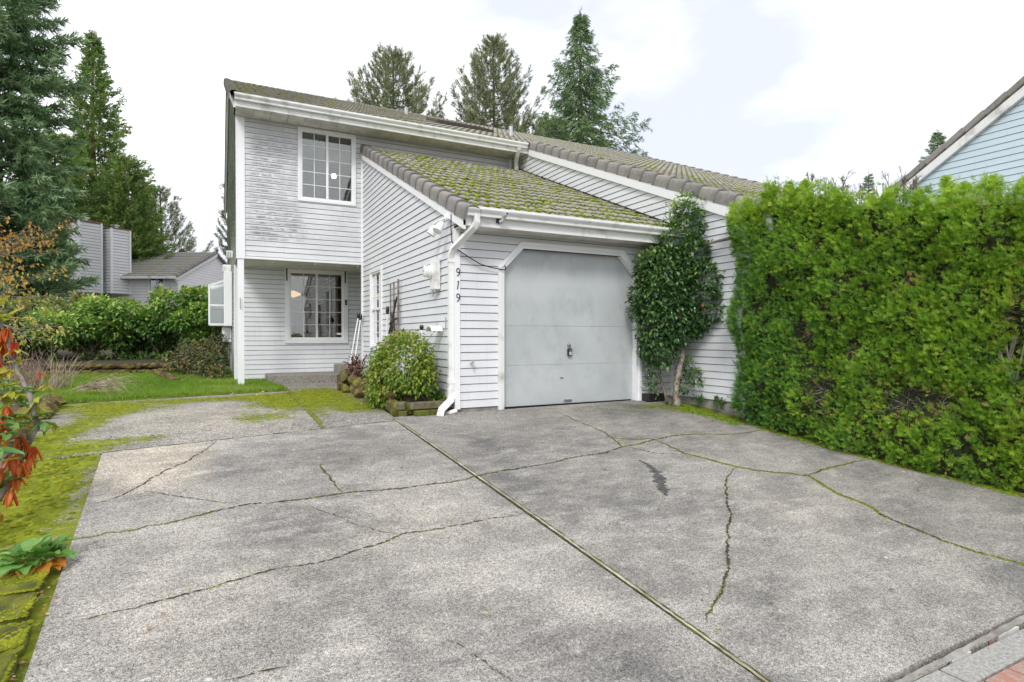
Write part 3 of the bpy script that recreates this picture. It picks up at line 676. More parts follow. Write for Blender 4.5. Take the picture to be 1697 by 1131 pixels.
mb = MB(); mb.box(-2.21, -.05, 5.155, 5.24, 2.425, 2.468); mb.build('overhang_trim', M_trim, H)
mb = MB(); mb.box(-2.33, .9, 5.245, 6.59, 2.42, 2.47); mb.build('porch_ceiling', M_soffit, H)
for x in (-1.72, -.95, -.11):
    mb = MB(); mb.tube([(x, 5.2, 2.425), (x, 5.2, 2.39)], .004, 5); mb.lathe([(.004, -.012), (.010, -.004), (.004, .008)], 6, Matrix.Translation((x, 5.2, 2.385))); mb.build('light_hook', M_trim, H)
# garage roof -------------------------------------------------
tiles(H, .06, 12, -.425, 2.435, 17, T_near, lambda r, c: True)
rakes(H, .0, -.44, 2.40, 18, R_l)
tiles(H, -2.42, 21, 4.50, 5.225, 20, T_main, lambda r, c: False)
tiles(H, 3.88, 20, -1.86, 2.515, 39, T_main, lambda r, c: r < 14 and c < 6)
tiles(H, 3.68, 1, -1.86, 2.515, 39, T_main, lambda r, c: r < 12)
rakes(H, 3.60, -1.86, 2.50, 20, R_l)
rakes(H, 10.02, -1.86, 2.50, 39, R_r)
rakes(H, -2.44, 4.50, 5.19, 20, R_l)
ngm = 9000; gx = RN.uniform(.06, 3.55, ngm); gr = RN.integers(0, 17, ngm)
mk_ = np.sin(gx*3.1+gr*.7)*np.sin(gr*1.13-gx*1.7)+.5*np.sin(gx*9+gr*2.3)
kp = RN.random(ngm) < .22+.55*mk_; gx, gr = gx[kp], gr[kp]; ngm = len(gx)
gx = .06+np.round((gx-.06)/.15)*.15+RN.normal(size=ngm)*.028; gs = gr*.345+np.abs(RN.normal(size=ngm))*.06-.005
gp_ = np.stack([gx, -.425+gs*math.cos(AN)-.05*math.sin(AN), 2.435+gs*math.sin(AN)+.048*math.cos(AN)+.010*(1-np.cos(2*PI*(gx-.06)/.15))], 1)
M_roofmoss = leafmat('roof_moss', [(0, (.05, .065, .01)), (.5, (.14, .17, .015)), (1, (.27, .31, .03))], .95, 0, .1)
tag(scatter('moss_clumps', [DOME], gp_, np.tile([0, -math.sin(AN), math.cos(AN)], (ngm, 1))+RN.normal(size=(ngm, 3))*.15, RN.uniform(.010, .028, ngm), M_roofmoss, H), kind='stuff')
# roof decks
def deck(x0, x1, y0, z0, y1, th=.03, name='roof_deck', mat=M_back):
    mb = MB(); z1 = z0+(y1-y0)*SL; mb.hexa([(x0, y0, z0-th), (x1, y0, z0-th), (x1, y1, z1-th), (x0, y1, z1-th), (x0, y0, z0), (x1, y0, z0), (x1, y1, z1), (x0, y1, z1)]); mb.build(name, mat, H)
deck(-.02, 3.59, -.38, 2.44, 5.18); deck(-2.44, 3.62, 4.56, 5.23, 10.75); deck(3.62, 10.02, -1.82, 2.51, 10.75)
mb = MB(); mb.hexa([(-2.45, 10.76, 7.82), (10.02, 10.76, 7.82), (10.02, 16.4, 5.4), (-2.45, 16.4, 5.4), (-2.45, 10.76, 7.87), (10.02, 10.76, 7.87), (10.02, 16.4, 5.45), (-2.45, 16.4, 5.45)]); mb.build('rear_roof', M_tilefar, H)
rm = MB(); rm.prism([(.14*math.cos(a), .10*math.sin(a)) for a in [PI*i/8 for i in range(9)]], lambda a, b_: (0, a, b_), lambda a, b_: (.40, a*1.08, b_*1.12)); rme = rm.mesh('ridge_tile', M_rake)
rme.attributes.new('valley', 'FLOAT', 'POINT')
for i in range(34): link('ridge_tile', rme, H, Matrix.Translation((-2.5+i*.37, 10.76, 7.855)))
# rake boards
def rboard(X0, X1, y0, y1, off, h, mat=M_trim):
    mb = MB(); f = lambda y: off+SL*y
    mb.hexa([(X0, y0, f(y0)), (X1, y0, f(y0)), (X1, y1, f(y1)), (X0, y1, f(y1)), (X0, y0, f(y0)+h), (X1, y0, f(y0)+h), (X1, y1, f(y1)+h), (X0, y1, f(y1)+h)]); return mb.build('rake_board', mat, H)
rboard(-.052, -.021, -.36, 5.14, 2.405, .17); rboard(3.548, 3.579, -1.83, 4.55, 3.07, .19); rboard(-2.42, -2.38, 4.6, 10.7, 3.07, .19, M_trim)
mb = MB(); mb.hexa([(-2.42, 10.7, 7.6), (-2.38, 10.7, 7.6), (-2.38, 16.3, 5.2), (-2.42, 16.3, 5.2), (-2.42, 10.7, 7.8), (-2.38, 10.7, 7.8), (-2.38, 16.3, 5.4), (-2.42, 16.3, 5.4)]); mb.build('rake_board', M_trimdirty, H)
# flashing where roofs meet walls
mb = MB(); mb.hexa([(3.555, -.1, 2.50), (3.575, -.1, 2.50), (3.575, 5.16, 4.745), (3.555, 5.16, 4.745), (3.555, -.1, 2.66), (3.575, -.1, 2.66), (3.575, 5.16, 4.90), (3.555, 5.16, 4.90)]); mb.build('flashing', M_black, H)
# eaves: fascia, soffit, gutters
mb = MB(); mb.box(-.05, 3.57, -.36, -.33, 2.30, 2.44); mb.build('fascia', M_trimdirty, H)
mb = MB(); mb.box(-2.40, 3.60, 4.585, 4.615, 5.06, 5.24); mb.build('fascia', M_trimdirty, H)
mb = MB(); mb.box(3.60, 10., -1.76, -1.73, 2.36, 2.54); mb.build('fascia', M_trim, H)
gutter(H, -.03, 3.52, -.362, 2.515); gutter(H, -2.40, 3.50, 4.583, 5.265); gutter(H, 3.62, 9.9, -1.762, 2.60)
sp = MB(); sp.box(.003, .297, 0, .545, 0, .01); spm = sp.mesh('soffit_panel', M_soffit)
for i in range(20): link('soffit_panel', spm, H, Matrix.Translation((-2.38+i*.30, 4.617, 5.085)))
sp = MB(); sp.box(.002, .198, 0, .325, 0, .01); spm = sp.mesh('soffit_panel', M_soffit)
for i in range(18): link('soffit_panel', spm, H, Matrix.Translation((-.03+i*.20, -.33, 2.305)))
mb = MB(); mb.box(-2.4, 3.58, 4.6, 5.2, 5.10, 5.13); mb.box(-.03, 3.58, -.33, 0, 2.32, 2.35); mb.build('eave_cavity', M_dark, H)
# downspout at the garage corner
d = MB(); d.rtube([(.10, -.415, 2.43), (.10, -.415, 2.34), (.08, -.39, 2.28), (.0, -.20, 2.15), (-.055, -.05, 2.06), (-.066, -.01, 2.0), (-.066, .02, 1.94)], .072, .052)
o = d.build('downspout', M_gutter, H); tag(o)
d = MB(); d.rtube([(-.066, .02, 1.935), (-.066, .02, .26)], .066, .05); d.build('downspout', M_gutter, H)
d = MB(); d.box(-.108, -.024, -.012, .052, .36, .42); d.box(-.108, -.024, -.012, .052, 1.89, 1.93); d.build('downspout_strap', M_gutter, H)
d = MB(); d.rtube([(-.066, .02, .30), (-.066, .018, .20), (-.085, -.01, .14), (-.18, -.08, .09), (-.245, -.12, .05), (-.262, -.13, .0), (-.262, -.13, -.03)], .085, .06); d.build('downspout_elbow', M_gutter, H)
# downspout at the upper roof end
d = MB(); d.rtube([(3.30, 4.52, 5.19), (3.30, 4.56, 5.12), (3.34, 4.72, 5.02), (3.42, 4.92, 4.94), (3.45, 4.96, 4.86), (3.45, 4.96, 4.70), (3.40, 4.9, 4.66), (3.33, 4.8, 4.62)], .085, .065); d.build('downspout', M_gutter, H)
d = MB(); d.rtube([(3.44, 4.952, 4.93), (3.452, 4.962, 4.89)], .09, .07); d.build('downspout_band', M_black, H)
mb = MB(); mb.box(3.36, 3.42, 5.13, 5.168, 4.7, 5.08); mb.build('corner_board', M_trim, H)
# skylight, vents
mb = MB(); A_ = Matrix.Translation((2.0, 6.3, 5.20+SL*1.74+.05)) @ Matrix.Rotation(AN, 4, 'X')
mb.box(0, 1.5, 0, .06, 0, .13, A_); mb.box(0, 1.5, .80, .86, 0, .13, A_); mb.box(0, .06, .06, .80, 0, .13, A_); mb.box(1.44, 1.5, .06, .80, 0, .13, A_); sk = mb.build('skylight_frame', simple('brown_metal', (.09, .07, .06), .5), H)
mb = MB(); mb.box(.06, 1.44, .06, .80, .09, .10, A_); mb.build('skylight_pane', M_glass, sk)
for x, y, h_ in ((4.15, 6.6, .35), (1.95, 8.6, .3)):
    mb = MB(); z = 3.256+SL*y; mb.tube([(x, y, z-.1), (x, y, z+h_)], .05, 10); mb.build('vent_pipe', M_chrome, H)
# garage door -------------------------------------------------
mb = MB(); mb.box(.62, 2.9, .074, .2, -.05, 2.2); GD = mb.build('garage_door', M_door, H)
sec = [(0.0, .5518), (.553, 1.0874), (1.088, 1.6226), (1.623, 2.13)]
for i, (a, b_) in enumerate(sec):
    mb = MB()
    if i < 3: mb.box(.665, 2.865, .070, .11, a+.012, b_)
    else:
        ch = .30
        mb.prism([(.665, a), (2.865, a), (2.865, b_-ch), (2.865-ch, b_), (.665+ch, b_), (.665, b_-ch)], lambda x, z: (x, .070, z), lambda x, z: (x, .11, z))
    o = mb.build('door_panel', M_door, GD)
mb = MB(); mb.box(.70, 2.83, .06, .10, -.03, .012); mb.build('door_seal', M_black, GD)
# moulded door surround with chamfered corners
W = .072
def trimrun(p, q, w_, y0, y1, name='door_trim'):
    (x0, z0), (x1, z1) = p, q; t = Vector((x1-x0, z1-z0)).normalized(); n = Vector((-t.y, t.x))*w_
    mb = MB(); c = [(x0, z0), (x1, z1), (x1+n.x, z1+n.y), (x0+n.x, z0+n.y)]
    mb.prism(c, lambda a, b_: (a, y0, b_), lambda a, b_: (a, y1, b_)); return mb.build(name, M_trim, H)
inn = [(.665, -.02), (.665, 1.84), (.955, 2.13), (2.575, 2.13), (2.865, 1.84), (2.865, -.01)]
outr = [(.58, -.02), (.58, 1.875), (.92, 2.215), (2.61, 2.215), (2.95, 1.875), (2.95, -.01)]
mid = [((a[0]+b_[0])/2, (a[1]+b_[1])/2) for a, b_ in zip(inn, outr)]
for i in range(5):
    for A_, B_, y0 in ((inn, mid, -.030), (mid, outr, -.045)):
        mb = MB(); c = [A_[i], A_[i+1], B_[i+1], B_[i]]
        if i in (0, 4):
            pass
        mb.prism(c, lambda a, b_: (a, y0, b_), lambda a, b_: (a, .068, b_)); mb.build('door_trim', M_trim if i else M_trimdirty, H)
# key safe, T handle and pull
mb = MB(); mb.lathe([(.022, 0), (.026, .01), (.02, .03), (.012, .034)], 12, TR(1.725, .07, .835, 0, PI/2)); mb.build('door_lock', M_chrome, GD)
LB = empty('key_safe', (1.73, .05, .74), label='black and grey key lock box hanging from the garage door handle', cat='lock box')
mb = MB(); mb.bevbox(-.033, .033, -.032, .012, -.06, .045, .008); mb.build('body', M_black, LB)
mb = MB(); mb.bevbox(-.024, .024, -.037, -.030, -.05, .0, .003); mb.build('keypad', M_greyplastic, LB)
mb = MB(); mb.bevbox(-.018, .018, -.038, -.031, .008, .034, .003); mb.build('dial', M_chrome, LB)
mb = MB(); mb.tube([(-.022, 0, .04), (-.022, 0, .075), (-.012, 0, .092), (.012, 0, .092), (.022, 0, .075), (.022, 0, .04)], .005, 6); mb.build('shackle', M_chrome, LB)
mb = MB(); mb.box(1.65, 1.77, .058, .070, .045, .065); mb.tube([(1.64, .068, .05), (1.66, .045, .052), (1.76, .045, .052), (1.78, .068, .05)], .006, 6); mb.build('door_pull', M_chrome, GD)
mb = MB(); mb.box(1.585, 1.64, .062, .069, .365, .38); mb.build('latch_slot', M_chrome, GD)
# windows -----------------------------------------------------
def frame_rect(mb, fr, s0, s1, z0, z1, w_, d0, d1):
    def bar(a0, a1, b0, b1): mb.hexa([fr(a0, b0, d1), fr(a1, b0, d1), fr(a1, b0, d0), fr(a0, b0, d0), fr(a0, b1, d1), fr(a1, b1, d1), fr(a1, b1, d0), fr(a0, b1, d0)])
    bar(s0, s0+w_, z0, z1); bar(s1-w_, s1, z0, z1); bar(s0+w_, s1-w_, z0, z0+w_); bar(s0+w_, s1-w_, z1-w_, z1)
def pane(parent, fr, s0, s1, z0, z1, d, mat=M_glass, name='pane', th=.004):
    mb = MB(); mb.hexa([fr(s0, z0, d), fr(s1, z0, d), fr(s1, z0, d-th), fr(s0, z0, d-th), fr(s0, z1, d), fr(s1, z1, d), fr(s1, z1, d-th), fr(s0, z1, d-th)]); return mb.build(name, mat, parent)
def window(parent, fr, s0, s1, z0, z1, cols, rows, casing=.06, slider=True, vertical=False, grids=(True, True), glassd=-.02, cas_d=.035, screen=None):
    mb = MB(); frame_rect(mb, fr, s0, s1, z0, z1, casing, -.05, cas_d); wf = mb.build('window', M_trim, parent)
    a0, a1, b0, b1 = s0+casing, s1-casing, z0+casing, z1-casing
    mb = MB(); frame_rect(mb, fr, a0, a1, b0, b1, .035, -.055, .018); mb.build('frame', M_trim, wf)
    a0 += .035; a1 -= .035; b0 += .035; b1 -= .035; md = (a0+a1)/2; mz = (b0+b1)/2
    sash = [(a0, md-.02, b0, b1), (md+.02, a1, b0, b1)] if not vertical else [(a0, a1, mz+.02, b1), (a0, a1, b0, mz-.02)]
    mb = MB()
    if not vertical: mb.hexa([fr(md-.022, b0, .008), fr(md+.022, b0, .008), fr(md+.022, b0, -.05), fr(md-.022, b0, -.05), fr(md-.022, b1, .008), fr(md+.022, b1, .008), fr(md+.022, b1, -.05), fr(md-.022, b1, -.05)])
    else: mb.hexa([fr(a0, mz-.022, .008), fr(a1, mz-.022, .008), fr(a1, mz-.022, -.05), fr(a0, mz-.022, -.05), fr(a0, mz+.022, .008), fr(a1, mz+.022, .008), fr(a1, mz+.022, -.05), fr(a0, mz+.022, -.05)])
    mb.build('meeting_rail', M_trim, wf)
    for k, (p, q, r, t) in enumerate(sash):
        if screen == k: pane(wf, fr, p, q, r, t, glassd-.012, M_screen, 'insect_screen', .002)
        for i in range(cols):
            for j in range(rows):
                g = .006
                pane(wf, fr, p+(q-p)*i/cols+g*(i > 0), p+(q-p)*(i+1)/cols-g*(i < cols-1), r+(t-r)*j/rows+g*(j > 0), r+(t-r)*(j+1)/rows-g*(j < rows-1), glassd)
        for i in range(1, cols):
            x = p+(q-p)*i/cols; mb = MB(); mb.hexa([fr(x-.006, r, glassd+.008), fr(x+.006, r, glassd+.008), fr(x+.006, r, glassd-.008), fr(x-.006, r, glassd-.008), fr(x-.006, t, glassd+.008), fr(x+.006, t, glassd+.008), fr(x+.006, t, glassd-.008), fr(x-.006, t, glassd-.008)]); mb.build('muntin', M_trim, wf)
        for j in range(1, rows):
            z = r+(t-r)*j/rows; mb = MB(); mb.hexa([fr(p, z-.006, glassd+.007), fr(q, z-.006, glassd+.007), fr(q, z-.006, glassd-.007), fr(p, z-.006, glassd-.007), fr(p, z+.006, glassd+.007), fr(q, z+.006, glassd+.007), fr(q, z+.006, glassd-.007), fr(p, z+.006, glassd-.007)]); mb.build('muntin', M_trim, wf)
    return wf
def room(fr, s0, s1, z0, z1, depth, mat=M_room):
    mb = MB(); t = .03
    def bx(a0, a1, b0, b1, d0, d1): mb.hexa([fr(a0, b0, d0), fr(a1, b0, d0), fr(a1, b0, d1), fr(a0, b0, d1), fr(a0, b1, d0), fr(a1, b1, d0), fr(a1, b1, d1), fr(a0, b1, d1)])
    bx(s0-t, s0, z0, z1, -.07, -depth); bx(s1, s1+t, z0, z1, -.07, -depth); bx(s0, s1, z0-t, z0, -.07, -depth); bx(s0, s1, z1, z1+t, -.07, -depth); bx(s0, s1, z0, z1, -depth, -depth-t)
    return mb.build('room', mat, H)
wu = window(H, fY(5.19), -1.27, -.15, 3.62, 5.07, 2, 5, .05, screen=0)
room(fY(5.19), -1.9, 1.6, 2.7, 5.0, 3.2, simple('pale_interior', (.55, .53, .52), .9))
mb = MB(); mb.lathe([(.0, -.06), (.045, -.045), (.06, 0), (.045, .045), (.0, .06)], 12, Matrix.Translation((-.30, 6.8, 4.62))); mb.build('ceiling_lamp', M_lamp, wu)
mb = MB(); mb.hexa([(-.30, 5.45, 3.3), (-.10, 5.6, 3.3), (-.08, 5.7, 3.3), (-.28, 5.55, 3.3), (-.20, 5.45, 4.7), (-.14, 5.6, 4.7), (-.12, 5.7, 4.7), (-.18, 5.55, 4.7)]); mb.build('curtain', M_wood, wu)
wl = window(H, fY(6.6), -1.38, -.04, .80, 2.47, 2, 5, .095, cas_d=.05)
room(fY(6.6), -2.2, 1.2, .3, 2.46, 2.6, simple('brown_interior', (.42, .24, .12), .9))
mb = MB(); mb.box(-1.1, -.75, 9.0, 9.12, .4, 2.0); mb.build('curtain', simple('green_curtain', (.20, .26, .12), .9), wl)
mb = MB(); mb.lathe([(.0, -.1), (.16, -.04), (.18, 0), (.0, .08)], 14, Matrix.Translation((-1.02, 8.2, 2.0))); mb.build('lamp_globe', M_lamp2, wl)
mb = MB(); mb.box(-.28, -.16, 6.612, 6.616, .985, 1.03); mb.build('sticker', M_trim, wl)
# flower vase behind the lower window
mb = MB(); mb.lathe([(.03, 0), (.06, .08), (.03, .18), (.04, .22)], 12, Matrix.Translation((-.42, 6.95, .95))); mb.build('vase', M_trim, wl)
ws = window(H, fX(0, -1), 3.60, 4.50, .70, 2.25, 3, 3, .07, vertical=True)
mb = MB()
for i in range(8): mb.tube([(.12+.02*(i % 2), 3.72+i*.085, .8), (.12+.02*(i % 2), 3.72+i*.085, 2.2)], .035, 6)
mb.build('curtain', M_curtain, ws)
mb = MB(); mb.box(.35, .4, 3.3, 4.8, .6, 2.4); mb.build('interior_screen', M_room, ws)
pane(ws, fX(0, -1), 3.71, 4.39, .81, 1.45, -.034, M_screen, 'insect_screen', .002)
# steps
ST = empty('entry_steps', label='exposed aggregate concrete steps under the entrance window', cat='steps')
mb = MB(); mb.bevbox(-1.78, -.36, 5.68, 6.58, -.05, .165, .012); mb.build('step', M_aggs, ST)
mb = MB(); mb.bevbox(-.352, .9, 5.9, 6.58, -.05, .33, .012); mb.build('landing', M_aggs, ST)
# curtain rod with brackets, doorbell
RD = empty('black_rod', (-.9, 6.45, 2.46), label='black metal rod on two brackets above the entrance window', cat='rod')
mb = MB(); mb.tube([(-.95, 0, 0), (1.15, 0, 0)], .016, 8); mb.build('rod', M_black, RD)
for x in (-.44, .80):
    mb = MB(); mb.box(x-.012, x+.012, .085, .098, -.30, -.02); mb.tube([(x, .09, -.05), (x, .0, -.02)], .008, 5); mb.tube([(x, .09, -.26), (x, .05, -.14), (x, .0, -.03)], .007, 5); mb.build('bracket', M_black, RD)
o = MB(); o.bevbox(-.022, .022, -.012, .012, -.06, .06, .004); db = o.build('doorbell', M_black); db.location = (-.085, 6.535, 1.72); tag(db, 'black video doorbell on the white trim of the entrance window', 'doorbell')
o = MB(); o.lathe([(.012, 0), (.012, .004), (.006, .006)], 10, TR(0, -.0125, -.02, 0, PI/2)); o.build('button', M_greyplastic, db)
for x, y in ((-2.30, 5.16), (-2.385, 6.62)):
    mb = MB(); mb.tube([(x, y, 1.48), (x, y-.03, 1.50), (x, y-.03, 1.66), (x, y, 1.68)], .008, 6); mb.build('grab_hook', M_beige, H)
mb = MB(); mb.bevbox(-.10, .0, 6.56, 6.585, 1.52, 1.56, .004); mb.bevbox(.02, .10, 6.56, 6.585, .70, .80, .004); mb.build('wall_outlet', M_greyplastic, H)

# house number 919
ADDR = empty('house_number', (.012, -.036, 1.6), label='black numerals 919 running down the corner board by the garage', cat='house number')
def nine(zc):
    mb = MB(); pts = []
    for i in range(15):
        a = math.radians(20+i*(340/14)); pts.append((.021*math.cos(a), 0, zc+.022+.026*math.sin(a)))
    mb.tube(pts, [.004+.002*abs(math.sin(i)) for i in range(15)], 6)
    mb.tube([(.021, 0, zc+.03), (.020, 0, zc+.0), (.012, 0, zc-.028), (-.004, 0, zc-.044), (-.018, 0, zc-.046)], [.006, .0065, .006, .005, .004], 6); mb.build('digit', M_black, ADDR)
nine(.165)
mb = MB(); mb.tube([(-.012, 0, .042), (.0, 0, .050), (.006, 0, .056), (.0, 0, .01), (-.010, 0, -.05)], [.003, .005, .006, .006, .006], 6); mb.build('digit', M_black, ADDR)
nine(-.155)
# floodlight with camera cable
FL = empty('floodlight', (-.03, .18, 2.40), label='white twin floodlight under the garage roof corner', cat='floodlight')
mb = MB(); mb.lathe([(.045, 0), (.045, .03), (.02, .04)], 12, TR(-.02, 0, .08, 0, 0, -PI/2)); mb.build('mount', M_trim, FL)
for dy, dx, dz in ((.26, -.10, -.02), (-.02, -.12, -.03)):
    mb = MB(); mb.tube([(-.05, 0, .08), (-.09, dy*.5, .06), (dx-.02, dy, .03)], .014, 6)
    d_ = Vector((-.55, .12 if dy > 0 else -.2, -.8)).normalized(); c_ = Vector((dx, dy, dz)); mb.tube([c_-d_*.05, c_-d_*.02, c_+d_*.03, c_+d_*.10], [.028, .045, .055, .062], 12); mb.build('lamp_head', M_trim, FL)
mb = MB(); mb.tube([(-.055, .035, 2.50), (-.06, .03, 2.35), (-.058, .0, 2.15), (-.02, -.05, 2.06), (.12, -.07, 1.97), (.30, -.07, 1.88), (.46, -.06, 1.845), (.60, -.06, 1.83), (.665, -.055, 1.825), (.68, -.05, 1.85), (.66, -.05, 1.885)], .0075, 6)
cb = mb.build('power_cable', M_black, smooth=True); tag(cb, 'black cable sagging from the floodlight to the garage door trim', 'cable')
SC = empty('security_camera', (.42, -.39, 2.42), label='small grey security camera under the garage gutter', cat='camera')
mb = MB(); mb.box(-.035, .035, .0, .025, -.06, .04); mb.build('bracket', M_black, SC)
mb = MB(); mb.tube([(.0, -.01, -.05), (.02, -.04, -.04), (.03, -.06, .0)], .02, 8); mb.build('arm', M_greyplastic, SC)
mb = MB(); mb.tube([(.02, .0, -.01), (.04, -.13, .03)], .024, 10); mb.build('housing', M_greyplastic, SC)
mb = MB(); mb.tube([(.0402, -.1302, .0301), (.0407, -.1335, .0312)], .016, 10); mb.build('lens', M_black, SC)
# electricity meter
EM = empty('electric_meter', (-.02, .62, 1.78), label='grey electricity meter box with round glass meter on the garage side wall', cat='meter')
EM.scale = (.8, .8, .88)
mb = MB(); mb.bevbox(-.10, .0, -.13, .13, -.22, .26, .008); mb.build('box', M_trimdirty, EM)
mb = MB(); mb.lathe([(.10, 0), (.10, .05), (.09, .06), (.088, .12), (.075, .135), (.0, .138)], 20, TR(-.10, .06, .06, 0, 0, -PI/2)); mb.build('meter_dial', M_trimdirty, EM)
mb = MB(); mb.bevbox(-.245, -.235, .03, .09, .06, .09, .002); mb.bevbox(-.245, -.235, .04, .08, .0, .03, .002); mb.build('meter_face', M_greyplastic, EM)
mb = MB(); mb.tube([(-.05, .12, -.22), (-.05, .12, -.27), (-.05, .02, -.27), (-.05, -.1, -.235)], .010, 6); mb.tube([(-.05, .12, -.24), (-.05, .12, -.33)], .015, 8); mb.build('conduit', M_chrome, EM)
# hose hanger
HH = empty('hose_hanger', (-.02, .52, 1.05), label='beige curved hose hanger on the wall beside the downspout', cat='hose hanger')
mb = MB(); pr = [(math.cos(a)*.13, math.sin(a)*.10) for a in [PI*.08+PI*.84*i/8 for i in range(9)]]; pr += [(x*.9, z*.85) for x, z in pr[::-1]]
mb.prism(pr, lambda a, b_: (-.01, a, b_-.05), lambda a, b_: (-.17, a, b_-.05)); mb.build('saddle', M_trimdirty, HH)
mb = MB(); mb.tube([(-.01, .13, .10), (-.01, .13, -.02), (-.06, .12, -.04)], .006, 5); mb.tube([(-.01, -.22, .16), (-.01, -.22, -.02), (-.08, -.22, -.05)], .007, 5); mb.build('hook', M_beige, HH)
# hose tap
HB = empty('hose_tap', (.19, -.02, .61), label='garden tap on the siding between the corner and the garage door', cat='tap')
mb = MB(); mb.tube([(0, .0, 0), (0, -.06, 0), (0, -.08, -.03)], .011, 8); mb.build('spout', M_chrome, HB)
mb = MB()
for i in range(5): a = i*2*PI/5; mb.tube([(0, -.07, .025), (.028*math.cos(a), -.072, .025+.028*math.sin(a))], .007, 5)
mb.build('wheel', M_greyplastic, HB)
# trellis & poles
TL = empty('trellis', (-.06, 2.6, 1.05), label='dark wooden trellis of three uprights and crossed laths leaning on the side wall', cat='trellis')
for dy, z1, r in ((.27, .80, .014), (.06, .82, .014), (-.20, .84, .018)):
    mb = MB(); mb.tube([(0, dy, -.75), (0.0, dy, z1)], r, 5); mb.build('upright', M_barkgrey, TL)
for a, b_ in (((-.02, .30, -.05), (-.02, -.20, .55)), ((-.035, .12, -.15), (-.035, -.15, .50)), ((-.03, .22, .12), (-.03, -.22, .20)), ((-.03, .15, .30), (-.03, -.1, .0))):
    mb = MB(); mb.tube([a, b_], .016, 5); mb.build('lath', simple('dark_lath', (.07, .055, .045), .8), TL)
def broom(name, loc, top, label, cat, lean, grip=.16):
    o = empty(name, loc, label=label, cat=cat); t = Vector((lean[0], lean[1], top))
    mb = MB(); mb.tube([(0, 0, 0), t], .014, 7); mb.build('shaft', M_trim, o)
    mb = MB(); mb.tube([t*.93, t*.965, t, t*1.04], [.018, .03, .032, .02], 8); mb.build('grip', M_black, o); return o
broom('long_pole', (-.32, 5.05, .28), 1.12, 'white pole with black grip leaning in the corner beside the side window', 'pole', (.20, .02))
broom('long_pole', (-.25, 4.95, .28), 1.08, 'white pole with black grip leaning right up against the inner corner board', 'pole', (.17, .10))
broom('garden_pole', (-.12, 2.95, .2), 1.22, 'white pole with dark grip standing beside the trellis', 'pole', (.03, 0))
broom('garden_stake', (-.15, .93, .45), .64, 'white stake with black cup top behind the round bush', 'stake', (.0, 0))
# greenhouse window & vents on the left wall
GW = empty('bay_window', (-2.36, 9.4, 1.25), label='white greenhouse bay window projecting from the left end wall', cat='window')
D_ = .50
def gbar(p, q, w_=.03):
    mb = MB(); mb.tube([p, q], w_, 4, roll=PI/4); mb.build('frame', M_trim, GW)
for y in (0, 1.4):
    gbar((-D_, y, 0), (-D_, y, .97)); gbar((-.02, y, 0), (-.02, y, 1.16)); gbar((-D_, y, .97), (-.02, y, 1.16)); gbar((-D_, y, 0), (-.02, y, 0), .04); gbar((-D_, y, .48), (-.02, y, .48), .035)
for z, x in ((0, -D_), (.97, -D_), (1.16, -.02)): gbar((x, 0, z), (x, 1.4, z))
for y in (.0, 1.4):
    for a, b_, c_ in ((.03, .45, .45), (.51, .95, 1.12)):
        mb = MB(); mb.prism([(-D_+.03, a), (-.05, a), (-.05, c_), (-D_+.03, b_)], lambda p, q: (p, y-.002, q), lambda p, q: (p, y+.002, q)); mb.build('pane', M_glass, GW)
mb = MB(); mb.box(-D_-.002, -D_+.002, .03, 1.37, .03, .94); mb.build('pane', M_glass, GW)
mb = MB(); mb.box(-D_, -.0, .0, 1.4, -.03, .0); mb.build('sill', M_trim, GW)
mb = MB(); mb.box(-.04, -.03, .05, 1.35, .05, 1.1); mb.build('blind', M_curtain, GW)
mb = MB(); mb.box(-D_, -.02, 1.43, 1.46, 0, 1.1); mb.build('end_panel', M_trim, GW)
UB = empty('utility_chase', (-2.36, 8.7, 1.2), label='white panel chase with a vent hood on the left end wall', cat='utility box')
mb = MB(); mb.bevbox(-.18, 0, 0, .5, 0, 1.32, .01); mb.build('body', M_trim, UB)
mb = MB(); mb.bevbox(-.2, 0, .6, .85, 1.36, 1.55, .02); mb.build('cap', M_trimdirty, UB)
VH = empty('vent_hood', (-2.36, 7.6, 2.72), label='white louvred vent hood high on the left end wall', cat='vent')
mb = MB(); mb.bevbox(-.14, 0, 0, .2, 0, .16, .015); mb.build('hood', M_trimdirty, VH)
for i in range(3): mb = MB(); mb.box(-.13+i*.035, -.12+i*.035, -.006, -.001, .02, .12); mb.build('louvre', M_back, VH)
LB2 = empty('lower_box', (-2.36, 9.5, .80), label='white wall box below the greenhouse bay window', cat='utility box')
mb = MB(); mb.bevbox(-.22, 0, 0, .3, 0, .38, .01); mb.build('body', M_trim, LB2)
mb = MB(); mb.bevbox(-.16, -.04, -.012, -.001, .08, .3, .004); mb.build('cover', M_greyplastic, LB2)
# planter of grey blocks by the downspout
PLN = empty('block_planter', (-.5, .0, 0), label='low planter of mossy grey blocks at the foot of the round bush', cat='planter')
def block(x, y, z, rz, parent, mat=M_brickgrey, sx=.19, sy=.10, sz=.085, nm='block'):
    mb = MB(); mb.bevbox(-sx/2, sx/2, -sy/2, sy/2, 0, sz, .008); return link(nm, mb.mesh(nm, mat), parent, TR(x, y, z, rz))
for x, y, z, rz in ((-.02, -.02, .065, .05), (.17, -.015, .065, .0), (-.19, .07, .065, 1.2), (.33, .0, .06, .1)): block(x, y, z, rz, PLN)
for x, y, z, rz in ((.02, -.055, -.03, .03), (-.17, .03, -.03, 1.1), (.22, -.045, -.03, .02), (-.24, .20, -.03, 1.45)): block(x, y, z, rz, PLN, M_mossdark)
mb = MB(); mb.box(-.22, .36, .05, .5, .0, .12); mb.build('soil', M_moss, PLN)
PE = empty('stone_edging', (-.6, 2.5, 0), label='mossy brown stone edging of the bed along the garage side wall', cat='edging')
